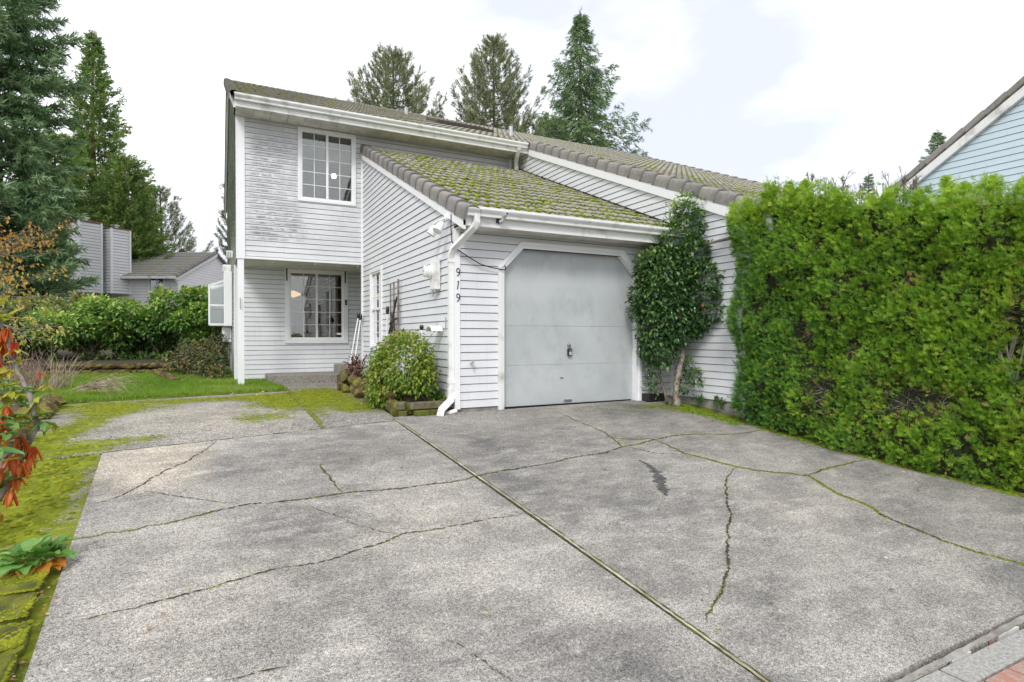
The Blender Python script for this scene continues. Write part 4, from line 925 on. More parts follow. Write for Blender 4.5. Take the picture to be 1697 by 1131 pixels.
for i in range(13):
    y = -2.1+i*.36; x = -.10+.03*math.sin(i*2.1)+(.0 if i < 10 else (i-9)*.09)
    for lv in range(2):
        link('stone', rock('stone', M_stonemoss, 100+i*3+lv, .10, .19, .10), PE, TR(x+random.uniform(-.02, .02), y+lv*.12, .07+lv*.14, random.uniform(-.3, .3)))
mb = MB(); mb.box(-.55, -.03, .3, 5.1, -.05, .18); o = mb.build('bed_soil', M_soil); tag(o, kind='structure')
mb = MB(); mb.tube([(-.16, -.02, -.02), (-.03, -.10, .03), ], .028, 10); o = mb.build('drain_pipe', M_trim); tag(o, 'short white drain pipe lying behind the downspout elbow', 'pipe')
# black drain box by the camellia
BX = empty('bait_box', (3.12, -.10, 0), label='black plastic box on the ground between the garage door and the camellia', cat='box')
mb = MB(); mb.bevbox(-.17, .17, -.09, .09, -.02, .10, .02); mb.build('body', M_black, BX)
mb = MB(); mb.bevbox(-.10, .02, -.06, .06, .101, .106, .002); mb.build('sticker', M_greyplastic, BX)
# branch/rod and hook on the neighbour wall
BR = empty('bracket_rod', (3.5, -.9, 2.28), label='weathered wooden rod with a brace jutting from the wall above the hedge end', cat='rod')
mb = MB(); mb.tube([(0, .25, -.02), (-.02, -.2, .0), (-.02, -.62, .02)], [.018, .020, .022], 6); mb.build('rod', M_barkgrey, BR)
mb = MB(); mb.tube([(.06, -.55, -.16), (.0, -.42, -.05), (-.02, -.35, -.01)], .011, 5); mb.build('brace', M_barkgrey, BR)
mb = MB(); mb.tube([(3.58, -1.24, 1.40), (3.54, -1.24, 1.40), (3.52, -1.25, 1.37), (3.52, -1.24, 1.33), (3.54, -1.22, 1.32)], .007, 6); o = mb.build('wall_hook', M_black); tag(o, 'small black hook on the neighbour wall beside the hedge', 'hook')
#PART2
# ------------------------------------------------------------------ hedge on the right
def lump(n, ylo, yhi, zlo, zhi, r, a, seed):
    g = np.random.default_rng(seed); cy = g.uniform(ylo, yhi, n); cz = g.uniform(zlo, zhi, n); rr_ = g.uniform(r*.6, r*1.5, n); aa = g.uniform(-a*.5, a, n)
    def f(y, z):
        s = np.zeros_like(y)
        for i in range(n): s += aa[i]*np.exp(-((y-cy[i])**2+((z-cz[i])*.75)**2)/rr_[i]**2)
        return s
    return f
HG = empty('hedge', (3.9, -4, -.4), label='tall clipped arborvitae hedge along the right side of the driveway', cat='hedge')
HO = np.array(HG.location)
hxY = np.array([-9, -6.5, -4.5, -3.4, -2.6, -1.9, -1.45, -1.2]); hxX = np.array([4.6, 4.05, 3.80, 3.56, 3.43, 3.38, 3.44, 3.60])
htY = np.array([-9, -4.4, -3.43, -2.9, -2.3, -1.8, -1.5, -1.2]); htZ = np.array([2.25, 2.25, 2.36, 2.44, 2.68, 2.74, 2.66, 2.46])
lf = lump(330, -7.2, -1.1, -.4, 2.8, .17, .11, 3)
def hx(y, z): return np.interp(y, hxY, hxX)+.05*np.maximum(0, z-1.6)**1.5*np.clip(-y-1.7, 0, 1)+.10*np.maximum(0, .15-z)-lf(y, z)
NT = 6000; K = 12
Yt = -1.25-RN.random(NT)**1.12*5.7; topt = .06+np.interp(Yt, htY, htZ)+.05*np.sin(Yt*9)+.04*np.sin(Yt*23+1); bot = np.array([G(y) for y in Yt])
Zt = bot+.02+(topt-bot)*RN.random(NT)**.92
bare = [(-3.42, .28, .22, .17), (-3.75, .33, .12, .12), (-4.30, 1.05, .09, .26), (-4.42, .45, .10, .30), (-2.6, .3, .10, .25), (-3.45, 1.52, .07, .07), (-2.4, 1.0, .07, .14), (-2.9, .75, .08, .12)]
keep = np.ones(NT, bool); near_b = np.zeros(NT)
for cy, cz, ry, rz in bare:
    q = ((Yt-cy)/ry)**2+((Zt-cz)/rz)**2; near_b = np.maximum(near_b, np.exp(-q*.6)); keep &= RN.random(NT) > 1.1*np.exp(-q*1.3)
Yt, Zt, near_b = Yt[keep], Zt[keep], near_b[keep]; NT = len(Yt)
out_ = RN.uniform(-.05, .055, NT)                                  # how far each tuft stands proud
tcol = RN.normal(size=NT)*.07
Y = np.repeat(Yt, K); Z = np.repeat(Zt, K); near_b = np.repeat(near_b, K); N = len(Y)
dirs = np.stack([-.80+RN.normal(size=N)*.30, RN.normal(size=N)*.55, .50+RN.normal(size=N)*.42], 1)
dn = dirs/np.linalg.norm(dirs, axis=1, keepdims=True); along = RN.uniform(-.02, .06, N)
X = hx(Y, Z)+.055-np.repeat(out_, K)+near_b*.05
Y = Y+RN.normal(size=N)*.020; Z = Z+RN.normal(size=N)*.022
pos = np.stack([X, Y, Z], 1)+dn*along[:, None]-HO
lf2 = lump(70, -7, -1, -.4, 2.8, .35, 1., 8)
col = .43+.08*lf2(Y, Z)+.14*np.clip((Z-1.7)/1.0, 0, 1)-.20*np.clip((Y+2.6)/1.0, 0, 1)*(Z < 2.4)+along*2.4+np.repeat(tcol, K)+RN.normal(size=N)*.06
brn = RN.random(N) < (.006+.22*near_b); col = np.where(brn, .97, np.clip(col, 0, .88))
M_hedge = leafmat('arborvitae_scale_leaves', [(0, (.02, .07, .022)), (.22, (.08, .22, .055)), (.42, (.165, .35, .04)), (.60, (.31, .51, .04)), (.86, (.52, .67, .07)), (.93, (.52, .42, .12)), (1, (.45, .22, .10))], .5, .30, .3)
SPR = [spray(k, 3, .055) for k in range(6)]
sc_ = RN.uniform(.042, .078, N)*(.85+.15*np.clip((-Y-2)/2, 0, 1))
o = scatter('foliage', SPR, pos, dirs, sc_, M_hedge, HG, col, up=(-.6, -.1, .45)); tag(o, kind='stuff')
# top tufts: pointed leaders
N2 = 6800; Y = -1.3-RN.random(N2)*5.6; lead = np.array([-1.5, -1.75, -2.0, -2.3, -2.62, -2.95, -3.2, -3.42, -3.62, -3.82, -4.0, -4.2, -4.4, -4.7, -5.1, -5.6]); hgt = np.array([.06, .10, .14, .12, .08, .07, .10, .09, .20, .12, .17, .14, .12, .15, .14, .1])
k = RN.integers(0, len(lead), N2); t = RN.random(N2)**1.4; Y = lead[k]+RN.normal(size=N2)*.10*(1.1-t); Z = np.interp(Y, htY, htZ)-.20+(hgt[k]*1.3+.14)*t
X = np.interp(Y, hxY, hxX)+.11+RN.normal(size=N2)*.09*(1.1-t)+(k % 3)*.08
dirs = np.stack([RN.normal(size=N2)*.35, RN.normal(size=N2)*.4, .9+RN.normal(size=N2)*.1], 1)
o = scatter('leader_foliage', SPR, np.stack([X, Y, Z], 1)-HO, dirs, RN.uniform(.05, .09, N2), M_hedge, HG, np.clip(.66+RN.normal(size=N2)*.11, 0, .9)); tag(o, kind='stuff')
mb = MB(); ysb = np.linspace(-7.2, -1.5, 34)
for j in range(16):
    for y in ysb:
        tz = float(np.interp(y, htY, htZ))-.10; q = min(1, j/13); z = -.7+(tz+.7)*q - (.05*(j-13) if j > 13 else 0)
        mb.v.append((float(hx(np.array([y]), np.array([max(z, -.3)]))[0])+.13+(.22*(j-13) if j > 13 else 0)-HO[0], y-HO[1], z-HO[2]))
for j in range(15):
    for i in range(33): a = j*34+i; mb.f.append((a, a+34, a+35, a+1))
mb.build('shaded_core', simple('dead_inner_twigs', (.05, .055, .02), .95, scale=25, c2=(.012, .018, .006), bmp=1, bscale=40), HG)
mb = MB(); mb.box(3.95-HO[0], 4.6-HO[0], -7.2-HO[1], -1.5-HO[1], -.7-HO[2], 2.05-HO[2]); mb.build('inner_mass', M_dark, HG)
tw = MB(); rr = random.Random(4)
for cy, cz, ry, rz in bare:
    for _ in range(int(60*ry*rz/.04)+10):
        y = cy+rr.gauss(0, ry*.55); z = cz+rr.gauss(0, rz*.55); x = float(hx(np.array([y]), np.array([z]))[0])
        p0 = Vector((x+.14, y, z))-Vector(HO); d1 = Vector((-1, rr.uniform(-1, 1), rr.uniform(-.8, .9))).normalized()*rr.uniform(.07, .15)
        tw.tube([p0, p0+d1*.5+Vector((0, 0, rr.uniform(-.02, .02))), p0+d1], [.005, .0035, .0015], 4, cap=False)
for _ in range(60):
    y = rr.uniform(-6.5, -1.6); p0 = Vector((3.95, y, G(y)))-Vector(HO); tw.tube([p0, p0+Vector((-.05, 0, .4)), p0+Vector((-.2, rr.uniform(-.3, .3), 1.4))], [.02, .015, .008], 5, cap=False)
tag(tw.build('bare_twigs', M_barkgrey, HG), kind='stuff')
nb_ = 5200; yb = -.35-RN.random(nb_)*5.3; xb = np.interp(yb, [-9, -5.5, -4.3, -3.4, -2.8, -2.1, -1.35, -.9, -.35], [4.6, 3.98, 3.70, 3.52, 3.40, 3.36, 3.42, 3.38, 3.48])+np.abs(RN.normal(size=nb_))*.05*np.where(yb > -1.6, -2.2, 1.)-.02
f_ = scatter('hedge_foot_moss', [DOME], np.stack([xb, yb, np.array([G(y) for y in yb])], 1), np.tile([0, 0, 1.], (nb_, 1))+RN.normal(size=(nb_, 3))*.1, RN.uniform(.006, .020, nb_), leafmat('green_moss', [(0, (.05, .10, .01)), (.5, (.12, .21, .015)), (1, (.22, .26, .02))], .95, 0, .1)); tag(f_, 'band of bright green moss where the driveway meets the hedge foot', 'moss', kind='stuff')
# ------------------------------------------------------------------ foliage helpers
def blob_leaves(o, name, centers, n, protos, size, mat, col=.5, cvar=.15, droop=0., shell=.55, squash=1., origin=(0, 0, 0), light=.0, kind='stuff', outward=.9):
    C = np.array([c[:3] for c in centers]); Rr = np.array([c[3] for c in centers]); wgt = Rr**2; wgt = wgt/wgt.sum()
    k = RN.choice(len(C), n, p=wgt); d = RN.normal(size=(n, 3)); d /= np.linalg.norm(d, axis=1, keepdims=True)
    r = Rr[k]*(shell+(1-shell)*RN.random(n)**.6)*(1+RN.normal(size=n)*.08); p = C[k]+d*r[:, None]*np.array([1, 1, squash])
    kp = np.ones(n, bool)
    for j in range(len(C)):     # leaves deep inside another clump are dropped
        q = (p-C[j])/np.array([1, 1, squash]); kp &= ~((np.linalg.norm(q, axis=1) < Rr[j]*.62) & (k != j))
    p, d, k = p[kp], d[kp], k[kp]; m = len(p)
    dirs = d*outward+RN.normal(size=(m, 3))*.55+np.array([0, 0, -droop])
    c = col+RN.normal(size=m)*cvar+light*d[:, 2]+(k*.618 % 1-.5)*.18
    ob = scatter(name, protos, p-np.array(origin), dirs, RN.uniform(size*.7, size*1.25, m), mat, o, np.clip(c, 0, 1), up=(0, 0, 1)); 
    if kind: tag(ob, kind=kind)
    return ob
M_cam = leafmat('camellia_leaves', [(0, (.028, .08, .026)), (.35, (.085, .18, .055)), (.62, (.17, .30, .085)), (.85, (.26, .38, .10)), (1, (.40, .50, .14))], .24, .12, .8)
CM = empty('camellia_tree', (3.25, -.42, 0), label='glossy dark green camellia trained against the siding between garage door and hedge', cat='tree')
cl = [(3.42, -.72, 1.50, .28), (3.44, -.76, 1.78, .24), (2.72, -.34, 1.55, .20), (2.88, -.36, 1.95, .26), (3.42, -.62, 2.12, .24), (3.12, -.45, 1.45, .34), (3.2, -.45, .98, .22), (2.98, -.30, .84, .24), (3.08, -.34, .70, .2), (2.82, -.34, 1.35, .25), (3.40, -.6, 1.25, .28), (3.30, -.36, 1.95, .40), (3.05, -.38, 1.75, .38), (3.35, -.52, 1.55, .36), (2.93, -.36, 1.48, .34), (3.15, -.50, 1.22, .36), (2.95, -.34, 1.10, .28), (3.50, -.72, 1.70, .30), (3.52, -.78, 1.35, .26), (3.28, -.42, 2.32, .32), (3.42, -.50, 2.55, .24), (3.15, -.36, 2.2, .30), (3.38, -.48, 2.78, .15), (3.0, -.26, .92, .20), (3.45, -.62, 1.12, .16), (2.98, -.20, .72, .15), (3.4, -.5, 2.1, .34), (2.86, -.3, 1.9, .2)]
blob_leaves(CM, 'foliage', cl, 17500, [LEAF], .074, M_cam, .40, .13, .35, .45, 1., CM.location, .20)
blob_leaves(CM, 'low_foliage', [(3.02, -.22, .48, .12), (3.0, -.18, .28, .10), (3.42, -.50, .52, .12), (3.48, -.58, .38, .13), (3.1, -.2, .16, .10), (3.38, -.44, .22, .1)], 420, [LEAF], .07, M_cam, .45, .15, .3, .3, 1, CM.location, .1)
blob_leaves(CM, 'top_shoots', [(3.44, -.5, 2.93, .10), (3.36, -.42, 2.96, .08), (3.55, -.62, 2.80, .10), (3.25, -.40, 2.75, .13), (3.08, -.34, 2.48, .12)], 420, [LEAF], .06, M_cam, .82, .10, 0, .2, 1.5, CM.location, .1)
def wpath(mb, pts, r, n=8, seed=0, amp=.012):
    rr = random.Random(seed); q = []
    pts = [Vector(p) for p in pts]
    for a, b_ in zip(pts, pts[1:]):
        for t in range(4): q.append(a.lerp(b_, t/4)+Vector((rr.gauss(0, amp), rr.gauss(0, amp), rr.gauss(0, amp*.5))))
    q.append(pts[-1]); m = len(q)-1
    mb.tube(q, [(r[0]+(r[1]-r[0])*i/m)*rr.uniform(.88, 1.12) for i in range(m+1)], n)
mb = MB(); o_ = Vector(CM.location)
wpath(mb, [Vector(p)-o_ for p in ((3.22, -.50, -.06), (3.20, -.48, .12), (3.25, -.50, .40), (3.31, -.50, .75), (3.34, -.48, 1.12), (3.30, -.44, 1.6), (3.32, -.44, 2.3))], (.045, .018), 9, 3, .008)
mb.tube([Vector(p)-o_ for p in ((3.22, -.50, -.07), (3.22, -.50, .05))], [.07, .042], 9)
mb.build('trunk', M_barkpale, CM, True)
for i, pts in enumerate((((3.29, -.46, .02), (3.30, -.42, .35), (3.36, -.46, .6), (3.4, -.5, .9)), ((3.14, -.40, -.02), (3.10, -.30, .3), (3.02, -.26, .7), (2.95, -.3, 1.2)), ((3.33, -.47, 1.3), (3.45, -.62, 1.6), (3.5, -.7, 1.9)), ((3.31, -.45, 1.5), (3.1, -.4, 1.8), (3.0, -.36, 2.0)))):
    mb = MB(); wpath(mb, [Vector(p)-o_ for p in pts], (.026, .009), 6, i+20, .008); mb.build('branch', M_bark, CM, True)
mb = MB(); mb.lathe([(.0, -.02), (.02, -.01), (.026, .004), (.016, .016), (0, .012)], 9, TR(3.28-o_.x, -.93-o_.y, 1.38-o_.z)); mb.build('flower', simple('pink_petals', (.7, .16, .10), .5), CM)
# round bush
M_bush = leafmat('yellow_green_leaves', [(0, (.05, .11, .02)), (.35, (.13, .25, .03)), (.6, (.28, .38, .045)), (.85, (.46, .48, .08)), (1, (.42, .23, .09))], .4, .3, .4)
BU = empty('round_bush', (-.47, .72, .05), label='round clipped bush with yellow green leaves over the block planter', cat='bush')
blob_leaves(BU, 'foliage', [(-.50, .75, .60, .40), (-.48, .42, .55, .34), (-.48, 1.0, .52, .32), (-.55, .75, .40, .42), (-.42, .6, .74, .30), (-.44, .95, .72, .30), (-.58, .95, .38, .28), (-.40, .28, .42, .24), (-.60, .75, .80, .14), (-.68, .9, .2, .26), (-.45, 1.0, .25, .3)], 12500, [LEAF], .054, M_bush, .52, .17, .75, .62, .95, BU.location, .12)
mb = MB(); rr = random.Random(9)
for i in range(16):
    a = rr.uniform(0, 2*PI); mb.tube([(rr.uniform(-.08, .08), rr.uniform(-.12, .12), -.06), (math.cos(a)*.12, math.sin(a)*.15, .25), (math.cos(a)*.25, math.sin(a)*.32, .55)], [.016, .011, .005], 5, cap=False)
mb.build('stems', M_bark, BU)
blob_leaves(BU, 'low_leaves', [(-.72, 1.25, .12, .14), (-.70, .85, .08, .12), (-.2, .18, .14, .12), (-.12, .1, .1, .08)], 500, [LEAF], .05, M_bush, .3, .15, .2, .3, .8, BU.location)
# dark red leaved plant
M_redleaf = leafmat('dark_red_leaves', [(0, (.05, .02, .015)), (.5, (.13, .05, .035)), (.85, (.26, .13, .09)), (1, (.35, .26, .13))], .45, .15, .4)
for loc, nn, lab in (((-.35, 4.2, .30), 420, 'low plant with dark red leaves in the bed under the leaning poles'), ((-.30, 2.75, .30), 170, 'small dark red plant half hidden behind the round bush')):
    o = empty('red_leaf_plant', loc, label=lab, cat='plant')
    blob_leaves(o, 'foliage', [(loc[0], loc[1], loc[2]+.04, .22), (loc[0]+.05, loc[1]+.4, loc[2]+.02, .2), (loc[0]-.1, loc[1]-.35, loc[2], .18), (loc[0], loc[1]+.1, loc[2]+.2, .12)], nn, [LEAFS], .075, M_redleaf, .5, .25, -.1, .2, 1., loc)
    mb = MB()
    for i in range(8): mb.tube([(0, (i-4)*.08, -.12), (rr.uniform(-.1, .1), (i-4)*.1, .14)], [.006, .003], 4)
    mb.build('stems', M_bark, o)
# small green plants in the bed by the downspout and along the neighbour wall
M_green = leafmat('green_leaves', [(0, (.02, .06, .015)), (.5, (.07, .16, .03)), (1, (.20, .30, .06))], .45, .2)
for loc, lab in (((-.12, .30, .12), 'small green shoots beside the downspout in the planter'), ((3.53, -.95, -.03), 'little weed growing along the foundation beside the hedge'), ((3.5, -.62, -.02), 'little weed growing on the foundation near the camellia trunk')):
    o = empty('weed', loc, label=lab, cat='weed'); blob_leaves(o, 'foliage', [(loc[0], loc[1], loc[2]+.05, .07), (loc[0]-.03, loc[1]-.09, loc[2]+.03, .06)], 110, [LEAFN], .07, M_green, .5, .2, -.6, .1, 1, loc)

# ------------------------------------------------------------------ conifers
def conifer(name, label, loc, height, radius, style, seed, crown0=.15, group=None, cols=None, trunkmat=None, profile=None, dens=1., tuftsize=None, lean=0):
    rr = random.Random(seed); g = np.random.default_rng(seed)
    T = empty(name, loc, label=label, cat='tree', group=group)
    mb = MB(); tp = [(math.sin(z*3+seed)*.06*height/20+lean*z*height, math.cos(z*2.3+seed)*.05, z*height) for z in [i/10 for i in range(11)]]
    r0 = height*.013+.06; mb.tube(tp, [r0*(1-.95*i/10)+.015 for i in range(11)], 8); mb.build('trunk', trunkmat or M_bark, T, True)
    prof = profile or (lambda t: (1-t)**.85)
    pos, dr, sc2, cc = [], [], [], []; br = MB()
    nb = int(height*(9 if style != 'pine' else 5)*dens)
    for i in range(nb):
        t = crown0+(1-crown0)*((i+rr.random())/nb)**.95; z = t*height; Lb = radius*prof((t-crown0)/(1-crown0))*rr.uniform(.62, 1.12)+.15
        th = i*2.39996+rr.uniform(-.4, .4); ux, uy = math.cos(th), math.sin(th)
        if style == 'spruce': rise, droop, tip = .05, -.38, .16
        elif style == 'fir': rise, droop, tip = .18, -.22, .12
        elif style == 'pine': rise, droop, tip = .25, -.10, .55
        else: rise, droop, tip = .30, -.12, .30
        n = max(4, int(Lb*(5.5 if style != 'pine' else 4.2))); pts = []
        for k in range(n+1):
            s = k/n; pts.append(Vector((lean*z+ux*Lb*s, uy*Lb*s, z+Lb*(rise*s+droop*math.sin(PI*s*.6)+tip*s*s*s))))
        br.tube(pts, [max(.006, (.012+.012*Lb)*(1-s/n)) for s in range(n+1)], 4, cap=False)
        sx, sy = -uy, ux
        for k in range(1, n+1):
            s = k/n
            if style == 'pine' and s < .42: continue
            if style != 'pine' and s < .16: continue
            wd = Lb*(.34 if style != 'pine' else .26)*(1.05-s)+.10
            m = (6 if style == 'fir' else 5) if style != 'pine' else 5
            for q in range(m):
                lat = rr.uniform(-1, 1); p = pts[k]+Vector((sx, sy, 0))*lat*wd+Vector((ux, uy, 0))*rr.uniform(-.15, .15)*Lb*.3
                if style == 'spruce': p.z -= abs(rr.gauss(0, .16)); d = Vector((ux*.5+sx*lat*.6, uy*.5+sy*lat*.6, rr.uniform(-.8, .0)))
                elif style == 'fir': p.z -= rr.uniform(0, .14); d = Vector((ux*.8+sx*lat*.8, uy*.8+sy*lat*.8, rr.uniform(-.35, .3)))
                elif style == 'pine': p.z += rr.uniform(-.1, .22); d = Vector((ux*.45+sx*lat*.5, uy*.45+sy*lat*.5, rr.uniform(.35, 1.1)))
                else: p.z += rr.uniform(-.2, .2); d = Vector((ux*.7+sx*lat*.5, uy*.7+sy*lat*.5, rr.uniform(-.2, .8)))
                pos.append(p); dr.append(d); cc.append(.5+.35*(s-.6)+rr.gauss(0, .14)+.12*math.sin(i*1.7))
                sc2.append((tuftsize or .36)*rr.uniform(.7, 1.25)*(1-.35*t))
    for k in range(int(16*dens)): t = rr.random(); pos.append(Vector((lean*height, 0, height*(.93+.08*t)))); dr.append(Vector((rr.gauss(0, .5), rr.gauss(0, .5), 1))); cc.append(.6); sc2.append(.22)
    pr = {'pine': [tuft(15, .55, .036, .9, k, .25) for k in range(4)], 'spruce': [tuft(13, .42, .045, .8, k) for k in range(4)], 'fir': [tuft(12, .42, .058, .85, k) for k in range(4)], 'cedar': [tuft(11, .40, .07, .8, k, .1) for k in range(4)]}[style]
    br.build('branches', trunkmat or M_bark, T)
    f = scatter('crown', pr, np.array([p[:] for p in pos]), np.array([d[:] for d in dr]), np.array(sc2), cols, T, np.clip(np.array(cc), 0, 1)); tag(f, kind='stuff'); return T
M_ndark = leafmat('dark_needles', [(0, (.05, .09, .04)), (.5, (.14, .25, .09)), (1, (.32, .42, .18))], .6, .12, .2)
M_npine = leafmat('pine_needles', [(0, (.08, .10, .05)), (.5, (.19, .24, .11)), (.8, (.29, .32, .15)), (1, (.38, .29, .15))], .6, .12, .2)
M_nfir = leafmat('blue_green_needles', [(0, (.06, .11, .05)), (.5, (.19, .31, .14)), (1, (.38, .50, .27))], .6, .12, .2)
M_nced = leafmat('sequoia_needles', [(0, (.06, .12, .03)), (.5, (.18, .30, .07)), (.85, (.29, .40, .11)), (1, (.42, .29, .14))], .6, .15, .2)
def tl(xp, D, z=0): p = P(xp, D); return (p.x, p.y, z)
conifer('spruce_tree', 'big dark fir towering at the left edge of the photo', tl(-14, 25), 30, 3.5, 'fir', 1, .05, cols=M_nfir, dens=1.0, tuftsize=.68, profile=lambda t: (1-t)**.5)
conifer('sequoia_tree', 'tall narrow sequoia with red trunk behind the distant chimneys', tl(158, 40), 21.6, 5.6, 'cedar', 2, .08, cols=M_nced, trunkmat=M_barkred, dens=1.0, tuftsize=.62, profile=lambda t: (1-t)**.95*(.85+.15*math.sin(t*19)))
conifer('cedar_tree', 'lower bright green cedar right of the sequoia and behind the second chimney', tl(214, 37), 12.2, 2.9, 'cedar', 3, .08, cols=M_nced, dens=1.7, tuftsize=.55, profile=lambda t: (1-t)**.5)
conifer('cedar_tree', 'dark green cedar between the big fir and the sequoia', tl(92, 34), 13.0, 3.4, 'fir', 4, .05, cols=M_nced, dens=1.3, tuftsize=.55, profile=lambda t: (1-t)**.5)
conifer('pine_tree', 'open grey green pine above the far tiled roof', tl(272, 46), 12.4, 3.8, 'pine', 5, .25, cols=M_npine, dens=1.2, tuftsize=.62, profile=lambda t: (1-t)**.7, lean=-.02)
conifer('pine_tree', 'pine whose tips peep out left of the upper storey corner', tl(412, 44), 13., 3.0, 'pine', 15, .25, cols=M_npine, dens=1.0, tuftsize=.6, profile=lambda t: (1-t)**.45)
conifer('pine_tree', 'round topped pine above the left part of the main roof', tl(652, 36), 18.3, 3.6, 'pine', 6, .62, cols=M_npine, dens=1.25, tuftsize=.56, profile=lambda t: min(1, (1-t)**.55*(1.0-.25*t)))
conifer('pine_tree', 'broad brownish pine left of the tall spruce behind the roof', tl(818, 38), 20.2, 4.6, 'pine', 7, .42, cols=M_npine, dens=1.7, tuftsize=.58, profile=lambda t: (1-t)**.72)
conifer('spruce_tree', 'tall pointed spruce with drooping boughs behind the roof', tl(962, 34), 20.0, 8.0, 'spruce', 8, .30, cols=M_ndark, dens=1.15, tuftsize=.50, profile=lambda t: (1-t)**1.0*(.84+.16*math.sin(t*26)))
conifer('pine_tree', 'small bushy pine between the broad pine and the tall spruce', tl(905, 40), 15.6, 2.6, 'pine', 9, .3, cols=M_npine, dens=1.5, tuftsize=.56, profile=lambda t: (1-t)**.5)
conifer('spruce_tree', 'small spruce tip over the roof right of the tall spruce', tl(1066, 42), 14.4, 2.2, 'spruce', 10, .3, cols=M_ndark, dens=.9)
conifer('spruce_tree', 'distant fir beside the pale blue house gable', tl(1552, 46), 17.2, 3.6, 'fir', 11, .3, cols=M_nfir, dens=1.0, tuftsize=.42, profile=lambda t: (1-t)**.9)
conifer('spruce_tree', 'tiny distant fir tip showing over the middle of the hedge', tl(1438, 55), 16.4, 2.2, 'fir', 12, .3, cols=M_nfir, dens=.7)
# bare dead twigs standing behind the hedge top
M_shoot = simple('dry_conifer_twigs', (.22, .20, .14), .9, scale=20, c2=(.11, .12, .06))
SHL = ['small bare twiggy shoot, leftmost behind the hedge top', 'tallest bare twiggy shoot near the left end of the hedge top', 'bare shoot just right of the tallest one behind the hedge', 'wide bare shoot in the middle of the four behind the hedge left half', 'low bare shoot right of the wide one behind the hedge', 'thin upright bare shoot left of the tiny distant fir', 'bare feathery shoot right of the tiny distant fir', 'bare shoot beside the lower end of the pale blue house rake']
for i, (x, yt) in enumerate(((1312, 306), (1345, 281), (1372, 292), (1396, 286), (1424, 298), (1462, 290), (1496, 292), (1512, 284))):
    D = 7.25/(.8895*(x-848.5)/953+.4569); h_ = .96+(557-yt)/953*D+.35
    p = P(x, D); p.z = -.35; o = empty('bare_shoot', p, label=SHL[i], cat='shrub', group='bare shoots behind the hedge')
    mb = MB(); rr = random.Random(i+70)
    def rec(a, d, l, r, lv):
        b_ = a+d*l; mb.tube([a, a+d*l*.5+Vector((rr.gauss(0, .01), rr.gauss(0, .01), 0)), b_], [r, r*.8, r*.6], 4, cap=False)
        if lv:
            for _ in range(3): rec(a+d*l*rr.uniform(.35, 1), (d+Vector((rr.gauss(0, .4), rr.gauss(0, .4), rr.gauss(.1, .2)))).normalized(), l*rr.uniform(.45, .65), r*.6, lv-1)
    mb.tube([(0, 0, 0), (0, 0, h_-.1)], [.02, .006], 5)
    for _ in range(7): rec(Vector((rr.gauss(0, .03), rr.gauss(0, .05), h_-.30+rr.uniform(-.15, .12))), Vector((rr.gauss(0, .28), rr.gauss(0, .28), 1)).normalized(), rr.uniform(.10, .20), .006, 3)
    tag(mb.build('twigs', M_shoot, o), kind='stuff')

# ------------------------------------------------------------------ shrub row and lawn edge at the left
M_shrubA = leafmat('rhododendron_leaves', [(0, (.035, .09, .025)), (.4, (.14, .28, .06)), (.7, (.31, .49, .09)), (.9, (.46, .58, .13)), (1, (.62, .52, .15))], .45, .2)
M_shrubB = leafmat('mixed_shrub_leaves', [(0, (.05, .09, .03)), (.4, (.14, .22, .06)), (.7, (.28, .36, .10)), (.9, (.38, .26, .16)), (1, (.65, .42, .14))], .5, .25)
SH = [(12, 17.6, 2.7, 1.9, M_shrubB, 'brownish mixed shrub at the left edge behind the stone edging'), (85, 17.0, 2.5, 1.7, M_shrubB, 'brown and green shrub with dying pink twigs behind the stone edging'),
      (150, 16.4, 2.35, 1.6, M_shrubA, 'light green rhododendron left of the brightest one in the shrub row'), (205, 17.0, 2.45, 1.6, M_shrubA, 'bright green rhododendron in the middle of the shrub row'),
      (266, 17.2, 1.75, 1.3, M_shrubA, 'dark green rhododendron with black gap under it in the shrub row'), (322, 16.6, 2.6, 1.2, M_shrubA, 'open leggy rhododendron with pale trunks next to the house'),
      (356, 19.5, 2.9, 1.2, M_shrubA, 'green shrub between the leggy rhododendron and the house wall'), (-40, 15.5, 2.2, 1.6, M_shrubB, 'shrub cut off by the left edge of the photo')]
for i, (x, D, h_, r, mt, lab) in enumerate(SH):
    p = P(x, D); rr = random.Random(200+i); o = empty('rhododendron_bush' if mt is M_shrubA else 'shrub', p, label=lab, cat='shrub')
    cs = []
    for k in range(15):
        a = rr.uniform(0, 2*PI); q = rr.random()**.6*r*.75; hh = h_*rr.uniform(.36, .88)*(1-.25*(q/r)); cs.append((p.x+math.cos(a)*q, p.y+math.sin(a)*q*.8, hh, rr.uniform(.25, .5)*r/1.5))
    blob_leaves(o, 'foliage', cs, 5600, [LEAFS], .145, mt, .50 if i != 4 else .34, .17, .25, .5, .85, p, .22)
    mb = MB()
    for k in range(9):
        c = rr.choice(cs); a = rr.uniform(0, 2*PI); e_ = Vector((c[0]-p.x, c[1]-p.y, c[2])); wpath(mb, [Vector((math.cos(a)*.25, math.sin(a)*.25, 0)), e_*.5+Vector((math.cos(a)*.2, math.sin(a)*.2, 0)), e_], (.035, .012), 5, k+i*9, .03)
    mb.build('stems', M_barkpale if i == 5 else M_bark, o)
    blob_leaves(o, 'low_leaves', [(p.x+rr.uniform(-r, r)*.7, p.y+rr.uniform(-r, 0)*.6, .25, .26) for _ in range(4)], 260, [LEAF], .12, mt, .42, .2, .1, .3, .8, p)
